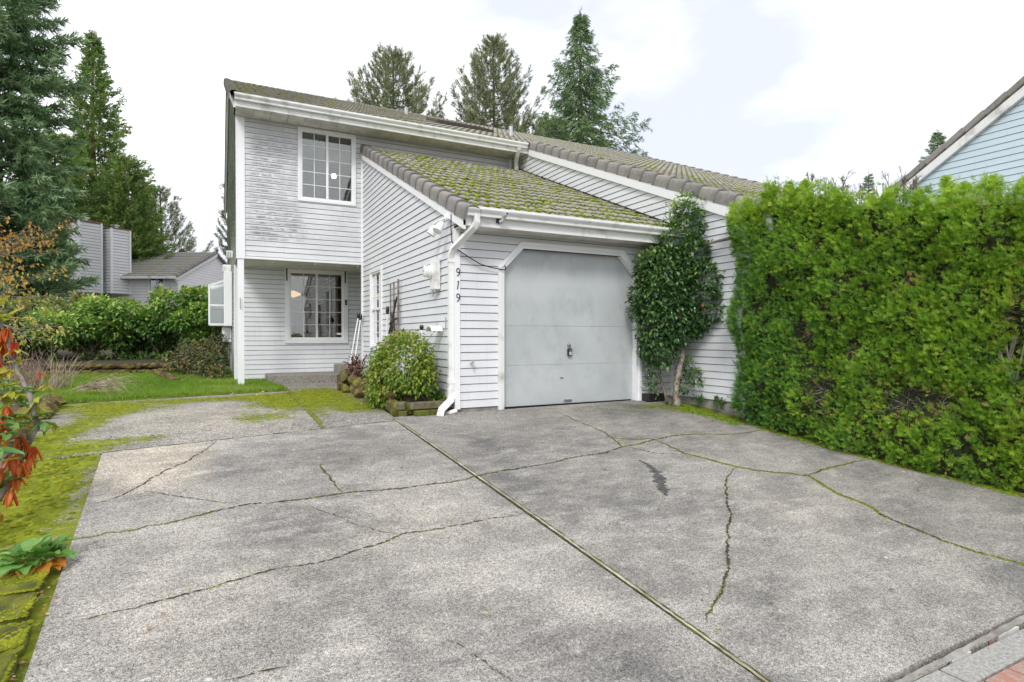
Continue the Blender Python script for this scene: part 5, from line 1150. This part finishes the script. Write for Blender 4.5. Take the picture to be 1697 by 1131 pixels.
# dark ground litter & backdrop behind the shrubs
mb = MB(); q = [P(-160, 22), P(375, 24), P(375, 24.4), P(-160, 22.4)]
o = empty('ivy_bank', q[0], label='dark ivy covered bank closing the view under the shrub row', cat='hedge')
blob_leaves(o, 'foliage', [(*(q[0].lerp(q[1], i/26))[:2], .4+.25*(i % 2), .65) for i in range(27)], 4500, [LEAFS], .22, M_shrubA, .12, .10, .2, .3, .9, q[0])
# stone retaining edge behind the lawn
RW = empty('stone_retaining_edge', P(200, 16), label='low mossy stone retaining edge between lawn and shrubs', cat='wall'); rwl = Vector(RW.location)
A0, A1 = P(78, 13.8), P(318, 14.8)
for lv in range(2):
    n = 22
    for i in range(n):
        p = A0.lerp(A1, (i+.5*(lv % 2))/n)+Vector((0, .1*lv, .07+.14*lv))-rwl
        link('stone', rock('stone', M_stonemoss, 400+i*3+lv, .16*random.uniform(.8, 1.2), .12, .085, 2), RW, TR(p.x, p.y, p.z, -.47+random.uniform(-.15, .15)))
mb = MB(); b0, b1 = A0+Vector((-.1, .18, 0)), A1+Vector((.3, .18, 0)); c0, c1 = P(-200, 30), P(420, 30)
mb.hexa([(b0.x, b0.y, -.1), (b1.x, b1.y, -.1), (c1.x, c1.y, -.1), (c0.x, c0.y, -.1), (b0.x, b0.y, .24), (b1.x, b1.y, .24), (c1.x, c1.y, .6), (c0.x, c0.y, .6)]); tag(mb.build('raised_bed_soil', M_soil), kind='structure')
# dead shrub and edging at the house side of the lawn
o = empty('dying_shrub', (-2.95, 8.0, 0), label='low shrub with brown and orange dead leaves at the foot of the house corner', cat='shrub')
M_dying = leafmat('dying_leaves', [(0, (.03, .06, .02)), (.35, (.10, .15, .06)), (.6, (.22, .19, .08)), (.85, (.42, .20, .05)), (1, (.50, .34, .12))], .6, .15)
blob_leaves(o, 'foliage', [(-2.8, 7.6, .30, .36), (-2.9, 8.4, .50, .42), (-3.2, 9.0, .40, .5), (-3.4, 9.8, .3, .45), (-2.65, 7.1, .15, .22), (-2.7, 8.9, .75, .3)], 3600, [LEAFS], .085, M_dying, .40, .25, .2, .4, .9, o.location)
for i in range(9):
    link('stone', rock('stone', M_stonemoss, 500+i, .14, .12, .09), o, TR(-.55-.06*i, -.9+.3*i, .06, .4))
mb = MB()
for i in range(6): mb.tube([(0, i*.2-.5, 0), (.05, i*.2-.5, .5)], [.01, .004], 4)
mb.build('stems', M_bark, o)
# autumn tree with sparse orange leaves
AT = empty('autumn_tree', P(-95, 11.5), label='bare branched tree with sparse orange and yellow autumn leaves at the left edge', cat='tree'); al = Vector(AT.location)
rr = random.Random(31); mb = MB(); lp = []; mb.tube([(0, 0, 0), (.1, 0, 1.2), (.0, .1, 2.2)], [.09, .07, .05], 8); mb.build('trunk', M_barkgrey, AT, True)
mb = MB()
def grow(a, d, l, r, lv):
    pts = [a]; n = 5
    for i in range(n):
        d = (d+Vector((rr.gauss(0, .10), rr.gauss(0, .10), rr.gauss(.0, .08)))).normalized(); pts.append(pts[-1]+d*l/n)
    mb.tube(pts, [max(.0035, r*(1-.7*i/n)) for i in range(n+1)], 4, cap=False)
    if lv == 0:
        for q in pts[2:]:
            if rr.random() < .52: lp.append(q)
        return
    for k in range(4 if lv > 1 else 5):
        q = pts[rr.randint(1, n)]; grow(q, (d+Vector((rr.gauss(0, .45), rr.gauss(0, .45), rr.gauss(.05, .30)))).normalized(), l*rr.uniform(.5, .75), r*.55, lv-1)
rgt = Vector((.8895, -.4569, 0))
for i in range(11):
    z = .9+i*.27; grow(Vector((0, 0, min(z, 2.2))), (rgt+Vector((rr.gauss(0, .15), rr.gauss(0, .25), .02+.085*(i-2)))).normalized(), rr.uniform(1.1, 1.7), .022, 2)
tag(mb.build('branches', M_barkgrey, AT), kind='stuff')
lp = np.array([q[:] for q in lp]); lp = np.repeat(lp, 3, axis=0)+RN.normal(size=(len(lp)*3, 3))*.035; m = len(lp)
M_aut = leafmat('autumn_leaves', [(0, (.50, .26, .07)), (.4, (.66, .38, .07)), (.75, (.72, .54, .09)), (1, (.50, .50, .14))], .5, .35)
f = scatter('leaves', [LEAFS], lp, RN.normal(size=(m, 3))*.4+np.array([.2, 0, -.7]), RN.uniform(.06, .10, m), M_aut, AT, np.clip(1.05-(lp[:, 2]-1)/2.4+RN.normal(size=m)*.2, 0, 1)); tag(f, kind='stuff')
# grey bare brush at the left bed (dead perennial stems)
def strawclump(name, loc, n, ln, lab, lean, mat, r=.004, spread=.5, droop=.3):
    o = empty(name, loc, label=lab, cat='plant'); mb = MB(); rr = random.Random(int(abs(loc[0]*97+loc[1]*13)))
    for i in range(n):
        a = rr.uniform(0, 2*PI); d = Vector((math.cos(a)*spread*rr.random()+lean[0], math.sin(a)*spread*rr.random()+lean[1], rr.uniform(.5, 1)*lean[2])).normalized()*ln*rr.uniform(.5, 1.1)
        b_ = Vector((rr.gauss(0, .1), rr.gauss(0, .1), 0)); mb.tube([b_, b_+d*.4, b_+d*.75+Vector((0, 0, -droop*.25*ln)), b_+d-Vector((0, 0, droop*ln))], [r, r*.8, r*.6, r*.3], 3, cap=False)
    tag(mb.build('stems', mat, o), kind='stuff'); return o
M_straw = simple('dead_stems', (.50, .42, .32), .9, scale=9, c2=(.25, .18, .13)); M_pink = simple('pinkish_dead_stems', (.42, .28, .24), .9, scale=9, c2=(.20, .12, .10))
for x, D, z, n, ln, lab, lean, mt in ((95, 10.0, .05, 60, .75, 'spiky bare dead stems in the left bed in front of the lawn', (.1, 0, 1), M_straw), (55, 9.2, .1, 60, .7, 'tangle of bare pinkish stems behind the rhododendron branch', (.0, 0, 1), M_pink),
    (135, 9.0, .12, 55, .75, 'dead straw clump bending over the lawn edge', (.9, -.3, .45), M_straw), (28, 11.0, .1, 45, .9, 'brown twiggy dead plant at the far left below the autumn tree', (0, 0, 1), M_pink)):
    p = P(x, D); strawclump('dead_plant', (p.x, p.y, z), n, ln, lab, lean, mt, .005, .6, .12 if lean[2] > .9 else .3)
# bed soil + rocks left of the patio
BD = sheet('planting_bed', [(-8.5, -2.2, 0), (-4.28, -1.9, 0), (-4.95, 3.3, 0), (-9.5, 12.8, 0)], M_soil, 12, 20, .05, .12, None, None, None, lambda x, y: G(y)+.04+.03*math.sin(x*5)*math.sin(y*4)); tag(BD, kind='structure')
gx = RN.uniform(-8, -4.4, 5200); gy = RN.uniform(-2.1, 8, 5200); kp = gx < -4.45-.16*np.maximum(0, gy-3)-.13*np.maximum(0, gy); gx, gy = gx[kp], gy[kp]; n = len(gx)
tag(scatter('ground_cover', [LEAFS], np.stack([gx, gy, np.array([G(y) for y in gy])+.07], 1), np.stack([RN.normal(size=n), RN.normal(size=n), np.full(n, .8)], 1), RN.uniform(.05, .12, n), M_shrubB, None, np.clip(.4+RN.normal(size=n)*.25, 0, 1), up=(0, 0, 1)), 'low green and brown ground cover in the bed left of the patio', 'ground cover', kind='stuff')
rk = empty('rock_edging', (-4.35, 1, 0), label='mossy boulders edging the bed left of the aggregate patio', cat='edging')
for i in range(16):
    y = -1.7+i*.33; x = -4.22-.10*i/3+.06*math.sin(i*1.9); z = G(y)
    link('stone', rock('stone', M_stonemoss, 600+i, random.uniform(.10, .18), random.uniform(.12, .2), random.uniform(.09, .15)), rk, TR(x+4.35, y-1, z+.06, random.uniform(0, 3)))
# flat mossy stones and rocks by the lower left corner
ms = empty('mossy_stepping_edge', (-3.6, -3.3, G(-3.3)), label='flat moss covered edging slabs along the lower left of the driveway', cat='edging')
M_mossy = simple('thick_moss', (.17, .18, .015), .95, scale=9, c2=(.07, .075, .012), lo=.38, hi=.6, bmp=1, bscale=90)
for (x0, y0, x1, y1) in ((-3.74, -3.16, -3.50, -2.93), (-3.76, -3.42, -3.49, -3.19), (-3.75, -3.68, -3.45, -3.45), (-3.72, -4.0, -3.44, -3.71)):
    mb = MB(); mb.bevbox(x0+3.6, x1+3.6, y0+3.3, y1+3.3, -.06, .045, .022, Matrix.Rotation(0, 4, 'Z'))
    mb.v = [(a+random.uniform(-.012, .012), b_+random.uniform(-.012, .012), c+.11*b_+random.uniform(-.008, .006)) for a, b_, c in mb.v]; mb.build('slab', M_mossy, ms)
    n = 900; px_ = RN.uniform(x0+.005, x1-.005, n); py_ = RN.uniform(y0+.005, y1-.005, n); hz = np.array([G(y) for y in py_])+.036
    tag(scatter('moss_cushions', [DOME], np.stack([px_+3.6, py_+3.3, hz-G(-3.3)], 1), np.tile([0, 0, 1.], (n, 1))+RN.normal(size=(n, 3))*.1, RN.uniform(.005, .014, n), M_mossl, ms, np.clip(.5+.3*np.sin(px_*30)*np.cos(py_*21)+RN.normal(size=n)*.2, 0, 1)), kind='stuff')
for i, (x, y, s) in enumerate(((-3.86, -2.98, .11), (-3.85, -3.25, .12), (-3.86, -3.5, .10), (-3.93, -2.72, .10), (-4.02, -2.45, .12))):
    o = link('mossy_rock', rock('mossy_rock', M_stonemoss, 700+i, s, s*1.25, s*1.1, 3), None, TR(x, y, G(y)+.04)); tag(o, ['mossy rock beside the broad leaved plant at the left edge', 'mossy rock just below the first one at the left edge', 'lowest mossy rock at the left edge', 'mossy rock behind the broad leaved plant', 'mossy rock under the rhododendron near the left edge'][i], 'rock')
# leafy plant on the slab edge
HP = empty('broad_leaf_plant', (-3.60, -2.80, G(-2.80)+.01), label='clump of broad green leaves growing over the left edge of the driveway', cat='plant')
def leafmesh(name, mat, ln, wd, cup=.12, curl=.25, nx=4, ny=8, wav=.0, tipw=.35, seed=0):
    rr = random.Random(seed); vs = []; fs = []
    for j in range(ny+1):
        t = j/ny; w_ = wd*math.sin(PI*min(1, t**.75*.96+.03))**.8*(1-.15*t)+.003
        for i in range(nx+1):
            s = (i/nx-.5)*2; vs.append((s*w_, t*ln*(1-.2*curl*t), cup*wd*abs(s)**1.4-curl*ln*t*t+wav*math.sin(t*14+s*3)*abs(s)))
    for j in range(ny):
        for i in range(nx): a = j*(nx+1)+i; fs.append((a, a+1, a+nx+2, a+nx+1))
    me = bpy.data.meshes.new(name); me.from_pydata(vs, [], fs); me.materials.append(mat); me.polygons.foreach_set('use_smooth', [True]*len(fs)); me.update(); return me
def leafcol(name, c, c2): return leafmatpos(name, c, c2)
def leafmatpos(name, c, c2):
    m, nt, b, pos = newmat(name, .38, .45); oi = nt.nodes.new('ShaderNodeObjectInfo')
    col = mixc(nt, oi.outputs['Random'], c, c2); col = mixc(nt, ramp(nt, noise(nt, pos, 25, 3), [(.4, 0.), (.7, .35)]), col, tuple(x*.6 for x in c))
    nt.links.new(col, b.inputs['Base Color']); t = nt.nodes.new('ShaderNodeBsdfTranslucent'); nt.links.new(col, t.inputs[0])
    mx = nt.nodes.new('ShaderNodeMixShader'); mx.inputs[0].default_value = .25; nt.links.new(b.outputs[0], mx.inputs[1]); nt.links.new(t.outputs[0], mx.inputs[2]); nt.links.new(mx.outputs[0], nt.nodes['Material Output'].inputs[0]); return m
Lg = leafmatpos('fresh_leaf', (.10, .25, .05), (.20, .36, .09)); Ly = leafmatpos('yellow_leaf', (.42, .40, .05), (.50, .28, .04)); Lo = leafmatpos('orange_leaf', (.42, .10, .02), (.60, .26, .04))
Lh = leafmatpos('sage_leaf', (.10, .28, .05), (.30, .50, .12)); lm = [leafmesh('leaf', Lh, .12, .042, .22, .55, wav=.007), leafmesh('leaf', Lh, .10, .040, .3, .45, wav=.008)]; ly = leafmesh('leaf', Ly, .11, .044, .15, .3, wav=.004); lo_ = leafmesh('leaf', Lo, .10, .04, .2, .4, wav=.006)
rr = random.Random(12)
for i in range(46):
    if i % 4 == 1 and i < 34: continue
    a = i*2.4; r = .012+.09*math.sqrt(i/46); me = lm[i % 2] if i < 38 else (ly if i % 2 else lo_); el = math.radians(80-56*math.sqrt(i/46)+rr.uniform(-12, 12))
    if i >= 38: a = rr.uniform(-2.6, -.6); el = math.radians(8)
    ring = rr.uniform(.8, 1.2)
    M = Matrix.Translation((math.cos(a)*r*1.25, math.sin(a)*r, .012+.05*(1-i/46)+rr.uniform(0, .01))) @ Matrix.Rotation(a-PI/2, 4, 'Z') @ Matrix.Rotation(el, 4, 'X') @ Matrix.Rotation(rr.uniform(-.3, .3), 4, 'Y') @ Matrix.Scale(ring, 4)
    link('leaf', me, HP, M)
strawclump('dry_grass_stalk', (-3.66, -2.62, G(-2.62)+.01), 9, .22, 'dry bent grass stalks on the moss above the broad leaved plant', (.6, .1, .35), M_straw, .0022, .4, .1)
o = strawclump('dry_grass_stalk', (-3.52, -3.36, G(-3.36)+.03), 5, .05, 'tiny pale seedling on the mossy edging', (0, 0, 1), M_straw, .002, .6, .0)
# rhododendron branch in the foreground, left edge: every leaf its own object
RB = empty('rhododendron_plant', (-3.95, -2.95, G(-2.95)), label='close rhododendron with yellow green whorls and hanging red orange leaves at the left edge', cat='shrub')
rb = Vector(RB.location)
def pt(x, y, D):                 # a point at depth D as seen in the photograph, used once to read off the branch's bends
    p = P(x, D); p.z = .96+(557.2-y)/953*D; return p
stem = [pt(-6, 830, 3.6), pt(20, 790, 3.7), pt(62, 705, 3.8), pt(48, 655, 3.8), pt(32, 620, 3.85), pt(20, 585, 3.9), pt(5, 545, 3.9), pt(-15, 500, 3.9)]
mb = MB(); wpath(mb, [p-rb for p in stem], (.019, .009), 8, 3, .004); mb.build('branch', M_barkgrey, RB, True)
mb = MB(); wpath(mb, [p-rb for p in (pt(-30, 900, 3.5), pt(-15, 830, 3.6), pt(5, 760, 3.65), pt(40, 720, 3.75))], (.016, .010), 7, 5, .004); mb.build('branch', M_barkgrey, RB, True)
mb = MB(); wpath(mb, [p-rb for p in (pt(40, 690, 3.8), pt(60, 670, 3.8), pt(72, 655, 3.8))], (.010, .006), 6, 6, .002); mb.build('branch', M_barkgrey, RB, True)
YG = leafmatpos('yellow_green_leaf', (.32, .40, .04), (.52, .50, .05)); RD_ = leafmatpos('red_orange_leaf', (.50, .055, .02), (.62, .20, .03))
lY = leafmesh('leaf', YG, .125, .021, .4, .12); lG = leafmesh('leaf', Lg, .13, .022, .4, .12); lR = leafmesh('leaf', RD_, .12, .017, .9, .05); lO = leafmesh('leaf', Ly, .11, .019, .5, .2)
def whorl(c, n, me, up, size, seed, spread=1.):
    rr = random.Random(seed)
    for i in range(n):
        a = i*2.39996+rr.uniform(-.3, .3); el = math.radians(rr.gauss(up, 14))
        d = Matrix.Translation(c-rb) @ Matrix.Rotation(a, 4, 'Z') @ Matrix.Rotation(el, 4, 'X') @ Matrix.Rotation(rr.uniform(-.5, .5), 4, 'Y') @ Matrix.Scale(size*rr.uniform(.75, 1.15), 4)
        link('leaf', me, RB, d)
for (x, y, D), n, me, up, s in (((8, 528, 3.9), 9, lY, 15, 1.0), ((-4, 508, 3.9), 5, lY, 30, 1.), ((10, 545, 3.9), 7, lR, -80, .9), ((24, 568, 3.88), 5, lR, -84, .8), ((2, 560, 3.9), 5, lR, -78, 1.), ((-8, 590, 3.85), 6, lR, -60, .9),
    ((8, 640, 3.8), 8, lY, 10, .85), ((30, 655, 3.8), 5, lY, 0, .7), ((0, 660, 3.75), 6, lO, -30, .9), ((74, 640, 3.85), 6, lO, -20, .62), ((66, 618, 3.85), 3, lR, -50, .5), ((15, 690, 3.7), 6, lG, 5, .8),
    ((66, 688, 3.8), 5, lG, -8, .85), ((58, 672, 3.8), 4, lY, -45, .8), ((10, 720, 3.6), 6, lG, 10, 1.), ((-5, 745, 3.5), 5, lG, 5, 1.05), ((5, 715, 3.6), 4, lR, -75, .8), ((42, 738, 3.75), 7, lR, -76, .85), ((55, 742, 3.75), 4, lR, -70, .75),
    ((20, 758, 3.65), 8, lR, -74, 1.), ((32, 770, 3.65), 5, lR, -82, .8), ((-5, 700, 3.6), 6, lR, -60, .9), ((45, 735, 3.75), 3, lY, -60, .7), ((55, 690, 3.8), 6, lY, 10, .8), ((20, 735, 3.7), 6, lG, 10, .9), ((35, 665, 3.8), 6, lG, -5, .8), ((5, 625, 3.85), 7, lY, 20, .9), ((18, 650, 3.8), 6, lY, -20, .8), ((0, 800, 3.6), 6, lG, 0, 1.), ((60, 660, 3.8), 5, lY, -30, .7), ((-4, 690, 3.7), 7, lY, 10, .9), ((28, 580, 3.9), 5, lY, -10, .8), ((14, 815, 3.6), 5, lR, -70, .8), ((-8, 850, 3.5), 5, lO, -30, .9), ((38, 770, 3.7), 5, lR, -80, .8), ((30, 600, 3.9), 5, lY, 15, .7), ((15, 615, 3.8), 5, lO, -30, .8), ((48, 645, 3.8), 5, lG, 5, .7), ((20, 705, 3.65), 7, lG, 0, .9), ((70, 700, 3.8), 5, lG, -25, .7), ((88, 700, 3.85), 4, lY, -70, .6), ((30, 725, 3.7), 6, lR, -70, 1.), ((50, 755, 3.75), 5, lR, -78, .9), ((12, 675, 3.7), 5, lR, -65, .8), ((-5, 780, 3.55), 6, lR, -72, 1.), ((26, 790, 3.65), 4, lR, -80, .8), ((0, 575, 3.9), 6, lO, -20, .8), ((36, 690, 3.75), 5, lO, -45, .8), ((-10, 620, 3.8), 6, lY, 20, .9), ((-12, 770, 3.5), 5, lY, 0, .9), ((40, 700, 3.8), 4, lO, -60, .7)):
    whorl(pt(x, y, D), n, me, up, s, int(x*7+y))
# fallen leaves and litter
N = 760; pts = []
rr = random.Random(88)
for i in range(N):
    q = rr.random()
    if q < .24: y = rr.uniform(-5.2, -1.5); x = float(np.interp(y, hxY, hxX))+rr.gauss(-.03, .07)
    elif q < .42: x, y = rr.uniform(-3.5, 3.4), rr.uniform(-5, 0)
    elif q < .60: x, y = rr.uniform(-4.5, -1.7), rr.uniform(3.2, 5)
    elif q < .72: x, y = -3.47+rr.gauss(0, .03), rr.uniform(-4.4, -3.)
    elif q < .84: x, y = rr.gauss(-.08, .10), rr.uniform(-.15, .35)
    elif q < .90: x, y = rr.uniform(-3.4, -2.3), rr.uniform(5.2, 7)
    else: x, y = rr.uniform(-6.5, -2.6), rr.uniform(4.5, 11)
    pts.append((x, y, G(y)+.012+(.03 if y > 4 else 0)))
pts = np.array(pts); m = len(pts); dd = RN.normal(size=(m, 3)); dd[:, 2] *= .15
M_lit = leafmat('fallen_leaves', [(0, (.16, .07, .03)), (.4, (.38, .19, .08)), (.75, (.52, .38, .20)), (1, (.62, .50, .12))], .7, .1)
big = np.where(pts[:, 1] > 3, 1.7, 1.)
o = scatter('fallen_leaves', [LEAFS], pts, dd, RN.uniform(.018, .045, m)*big, M_lit, up=(0, 0, 1)); tag(o, 'brown and yellow fallen leaves scattered over the driveway and lawn', 'leaves', kind='stuff')

# ------------------------------------------------------------------ distant house at the left
FH = empty('distant_house', P(230, 34), -math.radians(27.19), 'grey distant house with two tall sided chimneys beyond the shrub row', 'house'); 
X0 = (230-848.5)/953*34
def fx(x, D): return (x-848.5)/953*D-X0     # local x of a point at depth D
ex0, ex1 = fx(165, 34), fx(294.5, 34)
siding(FH, lambda s, z, d: (s, -d, z), [(ex0, 1.2), (ex1, 1.2), (ex1, 4.5), (ex0, 4.5)], [(fx(247, 34), fx(273, 34), 3.2, 4.42)], 1.2, M_sidfar, exp=.17, joined='siding_boards')
gp = [(0, 1.2), (6.2, 1.2), (6.2, 5.5), (4.2, 6.45), (0, 4.55)]
siding(FH, lambda s, z, d: (ex1+d, s, z), gp, [], 1.2, M_sidfar, exp=.17, joined='siding_boards')
mb = MB(); mb.box(ex0, ex0+.1, 0, 6, 1, 4.6); mb.box(ex0, ex1, 6, 6.1, 1, 5.4); mb.build('rear_wall', M_sidfar, FH)
window(FH, lambda s, z, d: (s, -d, z), fx(246, 34), fx(274, 34), 3.15, 4.45, 1, 1, .08)
mb = MB(); mb.box(fx(247, 34), fx(273, 34), .5, .6, 3, 4.5); mb.build('room', M_dark, FH)
mb = MB(); mb.tube([(fx(270, 34), .2, 3.2), (fx(269, 34), .2, 4.4)], .07, 6); mb.build('curtain', M_curtain, FH)
sl2 = math.atan(1.9/4.2)
tiles(FH, ex0-.2, int((ex1-ex0+.4)/.30), -.45, 4.45, 14, T_far, lambda r, c: False, sl2)
rakes(FH, ex1+.22, -.45, 4.45, 14, R_r, sl2)
def slabx(parent, name, mat, x0, x1, y0, z0, y1, z1, th):
    mb = MB(); mb.hexa([(x0, y0, z0-th), (x1, y0, z0-th), (x1, y1, z1-th), (x0, y1, z1-th), (x0, y0, z0), (x1, y0, z0), (x1, y1, z1), (x0, y1, z1)]); return mb.build(name, mat, parent)
slabx(FH, 'roof_deck', M_tilefar, ex0-.2, ex1+.2, -.42, 4.44, 4.25, 6.5, .1); slabx(FH, 'rear_roof', M_tilefar, ex0-.2, ex1+.2, 4.27, 6.5, 6.6, 5.5, .1)
slabx(FH, 'rake_board', M_trim, ex1+.13, ex1+.2, -.42, 4.36, 4.25, 6.40, .16)
mb = MB(); mb.box(ex0-.25, ex1+.2, -.58, -.44, 4.30, 4.46); mb.build('gutter', M_trimdirty, FH)
mb = MB(); mb.tube([(ex1+.05, -.4, 4.3), (ex1+.1, -.1, 4.0), (ex1+.1, -.05, 1.2)], .05, 6); mb.build('downspout', M_gutter, FH)
# second volume with its own gable
g2 = -25.4*1.0-X0
siding(FH, lambda s, z, d: (g2+d, s, z), [(2.8, 3), (9.5, 3), (9.5, 6.3), (6.8, 7.45), (2.8, 5.7)], [], 3, M_sidfar, exp=.17, joined='siding_boards')
slabx(FH, 'roof_deck', M_tilefar, g2-7, g2+.2, 2.4, 5.62, 6.8, 7.6, .1); slabx(FH, 'rear_roof', M_tilefar, g2-7, g2+.2, 6.82, 7.6, 9.8, 6.3, .1)
tiles(FH, g2-3.4, 12, 2.4, 5.64, 13, T_far, lambda r, c: False, math.atan(1.98/4.4)); rakes(FH, g2+.22, 2.4, 5.64, 13, R_r, math.atan(1.98/4.4))
slabx(FH, 'rake_board', M_trim, g2+.13, g2+.2, 2.5, 5.56, 6.8, 7.5, .16)
mb = MB(); mb.box(g2-7, ex0, 1.8, 1.9, 1, 5.4); mb.build('side_wall', M_sidfar, FH)
# white rake and low gable left of the second chimney
siding(FH, lambda s, z, d: (s, -.6-d, z), [(fx(128, 33.4), 2), (fx(170, 33.4), 2), (fx(170, 33.4), 5.1), (fx(132, 33.4), 4.2)], [], 2, M_sidfar, exp=.17, joined='siding_boards')
mb = MB(); a_, b_ = fx(126, 33.4), fx(172, 33.4); mb.hexa([(a_, -.80, 4.1), (b_, -.80, 5.1), (b_, -.64, 5.1), (a_, -.64, 4.1), (a_, -.80, 4.28), (b_, -.80, 5.28), (b_, -.64, 5.28), (a_, -.64, 4.28)]); mb.build('rake_board', M_trim, FH)
mb = MB(); mb.box(fx(60, 33), fx(131, 33), 0, .2, 2, 4.4); mb.build('side_wall', M_sidfar, FH)
def chimney(xc, D, top, label, a, b_, rot):
    c = empty('tmp'); bpy.data.objects.remove(c)
    loc = Matrix.Translation((fx(xc, D), D-34, 0)) @ Matrix.Rotation(rot, 4, 'Z')
    base = MB(); n = int((top-3.4)/.17)
    for i in range(n):
        z = 3.4+i*.17; base.box(0, a, 0, b_, z+.035, z+.165, loc); 
    tag(base.build('chimney_boards', M_sidfar, FH), kind='stuff')
    mb = MB(); mb.box(.03, a-.03, .03, b_-.03, 3.4, top-.02, loc); ch = mb.build('chimney', simple('shaded_lap', (.50, .51, .52), .8), FH)
    for x, y in ((0, 0), (a, 0), (0, b_)):
        mb = MB(); mb.box(x-.05, x+.05, y-.05, y+.05, 3.4, top, loc); mb.build('corner_board', M_trim, ch)
    mb = MB(); mb.box(-.06, a+.06, -.06, b_+.06, top, top+.05, loc); mb.build('cap', simple('rusty_cap', (.36, .20, .12), .7), ch)
    mb = MB(); mb.lathe([(.16, 0), (.16, .16), (.24, .17), (.24, .24), (0, .26)], 12, loc @ Matrix.Translation((a/2, b_/2, top+.05))); mb.build('flue', M_chrome, ch)
chimney(185.5, 33, 7.15, '', 1.05, 1.05, math.radians(66)); chimney(131.5, 32, 7.4, '', 1.15, 1.05, math.radians(62))
# ------------------------------------------------------------------ pale blue house at the right
BH = empty('pale_blue_house', (12, -2, 0), label='pale blue sided house gable with brown rake tiles rising behind the hedge', cat='house')
s3 = .647; f3 = lambda y: 4.57-s3*(y-.98)
pg = [(-10, 1.5), (2.2, 1.5), (2.2, f3(2.2)), (-4.2, f3(-4.2)), (-10, f3(-4.2)-s3*5.8)]
siding(BH, lambda s, z, d: (-d, s+2, z), [(p_[0], p_[1]) for p_ in pg], [], 1.5, M_sidblue, exp=.14)
a3 = math.atan(s3)
for i in range(17):      # rake tiles seen from the side, stepping up to the ridge
    s = i*.46; y = 2.6-s*math.cos(a3); z = f3(2.6)+.14+s*math.sin(a3)
    mb = MB(); mb.bevbox(-.14, .28, -.50, .0, -.02, .12, .02, Matrix.Rotation(-a3-.05, 4, 'X') @ Matrix.Rotation(0, 4, 'Z')); link('rake_tile', mb.mesh('rake_tile', M_rake), BH, Matrix.Translation((0, y+2, z)))
mb = MB(); q0, q1 = 2.5, -4.2
mb.hexa([(-.12, q0+2, f3(q0)-.10), (-.03, q0+2, f3(q0)-.10), (-.03, q1+2, f3(q1)-.10), (-.12, q1+2, f3(q1)-.10), (-.12, q0+2, f3(q0)+.10), (-.03, q0+2, f3(q0)+.10), (-.03, q1+2, f3(q1)+.10), (-.12, q1+2, f3(q1)+.10)]); mb.build('rake_board', M_trimdirty, BH)
mb = MB(); mb.hexa([(0, 4.6, f3(2.6)-.02), (8, 4.6, f3(2.6)-.02), (8, -2.2, f3(-4.2)-.02), (0, -2.2, f3(-4.2)-.02), (0, 4.6, f3(2.6)+.08), (8, 4.6, f3(2.6)+.08), (8, -2.2, f3(-4.2)+.08), (0, -2.2, f3(-4.2)+.08)]); mb.build('roof', M_tilefar, BH)
mb = MB(); mb.hexa([(0, -2.2, f3(-4.2)-.02), (8, -2.2, f3(-4.2)-.02), (8, -8.2, 4.2), (0, -8.2, 4.2), (0, -2.2, f3(-4.2)+.08), (8, -2.2, f3(-4.2)+.08), (8, -8.2, 4.3), (0, -8.2, 4.3)]); mb.build('roof', M_tilefar, BH)
mb = MB(); mb.box(.1, 8, 4.1, 4.2, 0, 3.8); mb.build('side_wall', M_sidblue, BH)
print('tris', sum(len(o.data.polygons) for o in bpy.data.objects if o.type == 'MESH'))
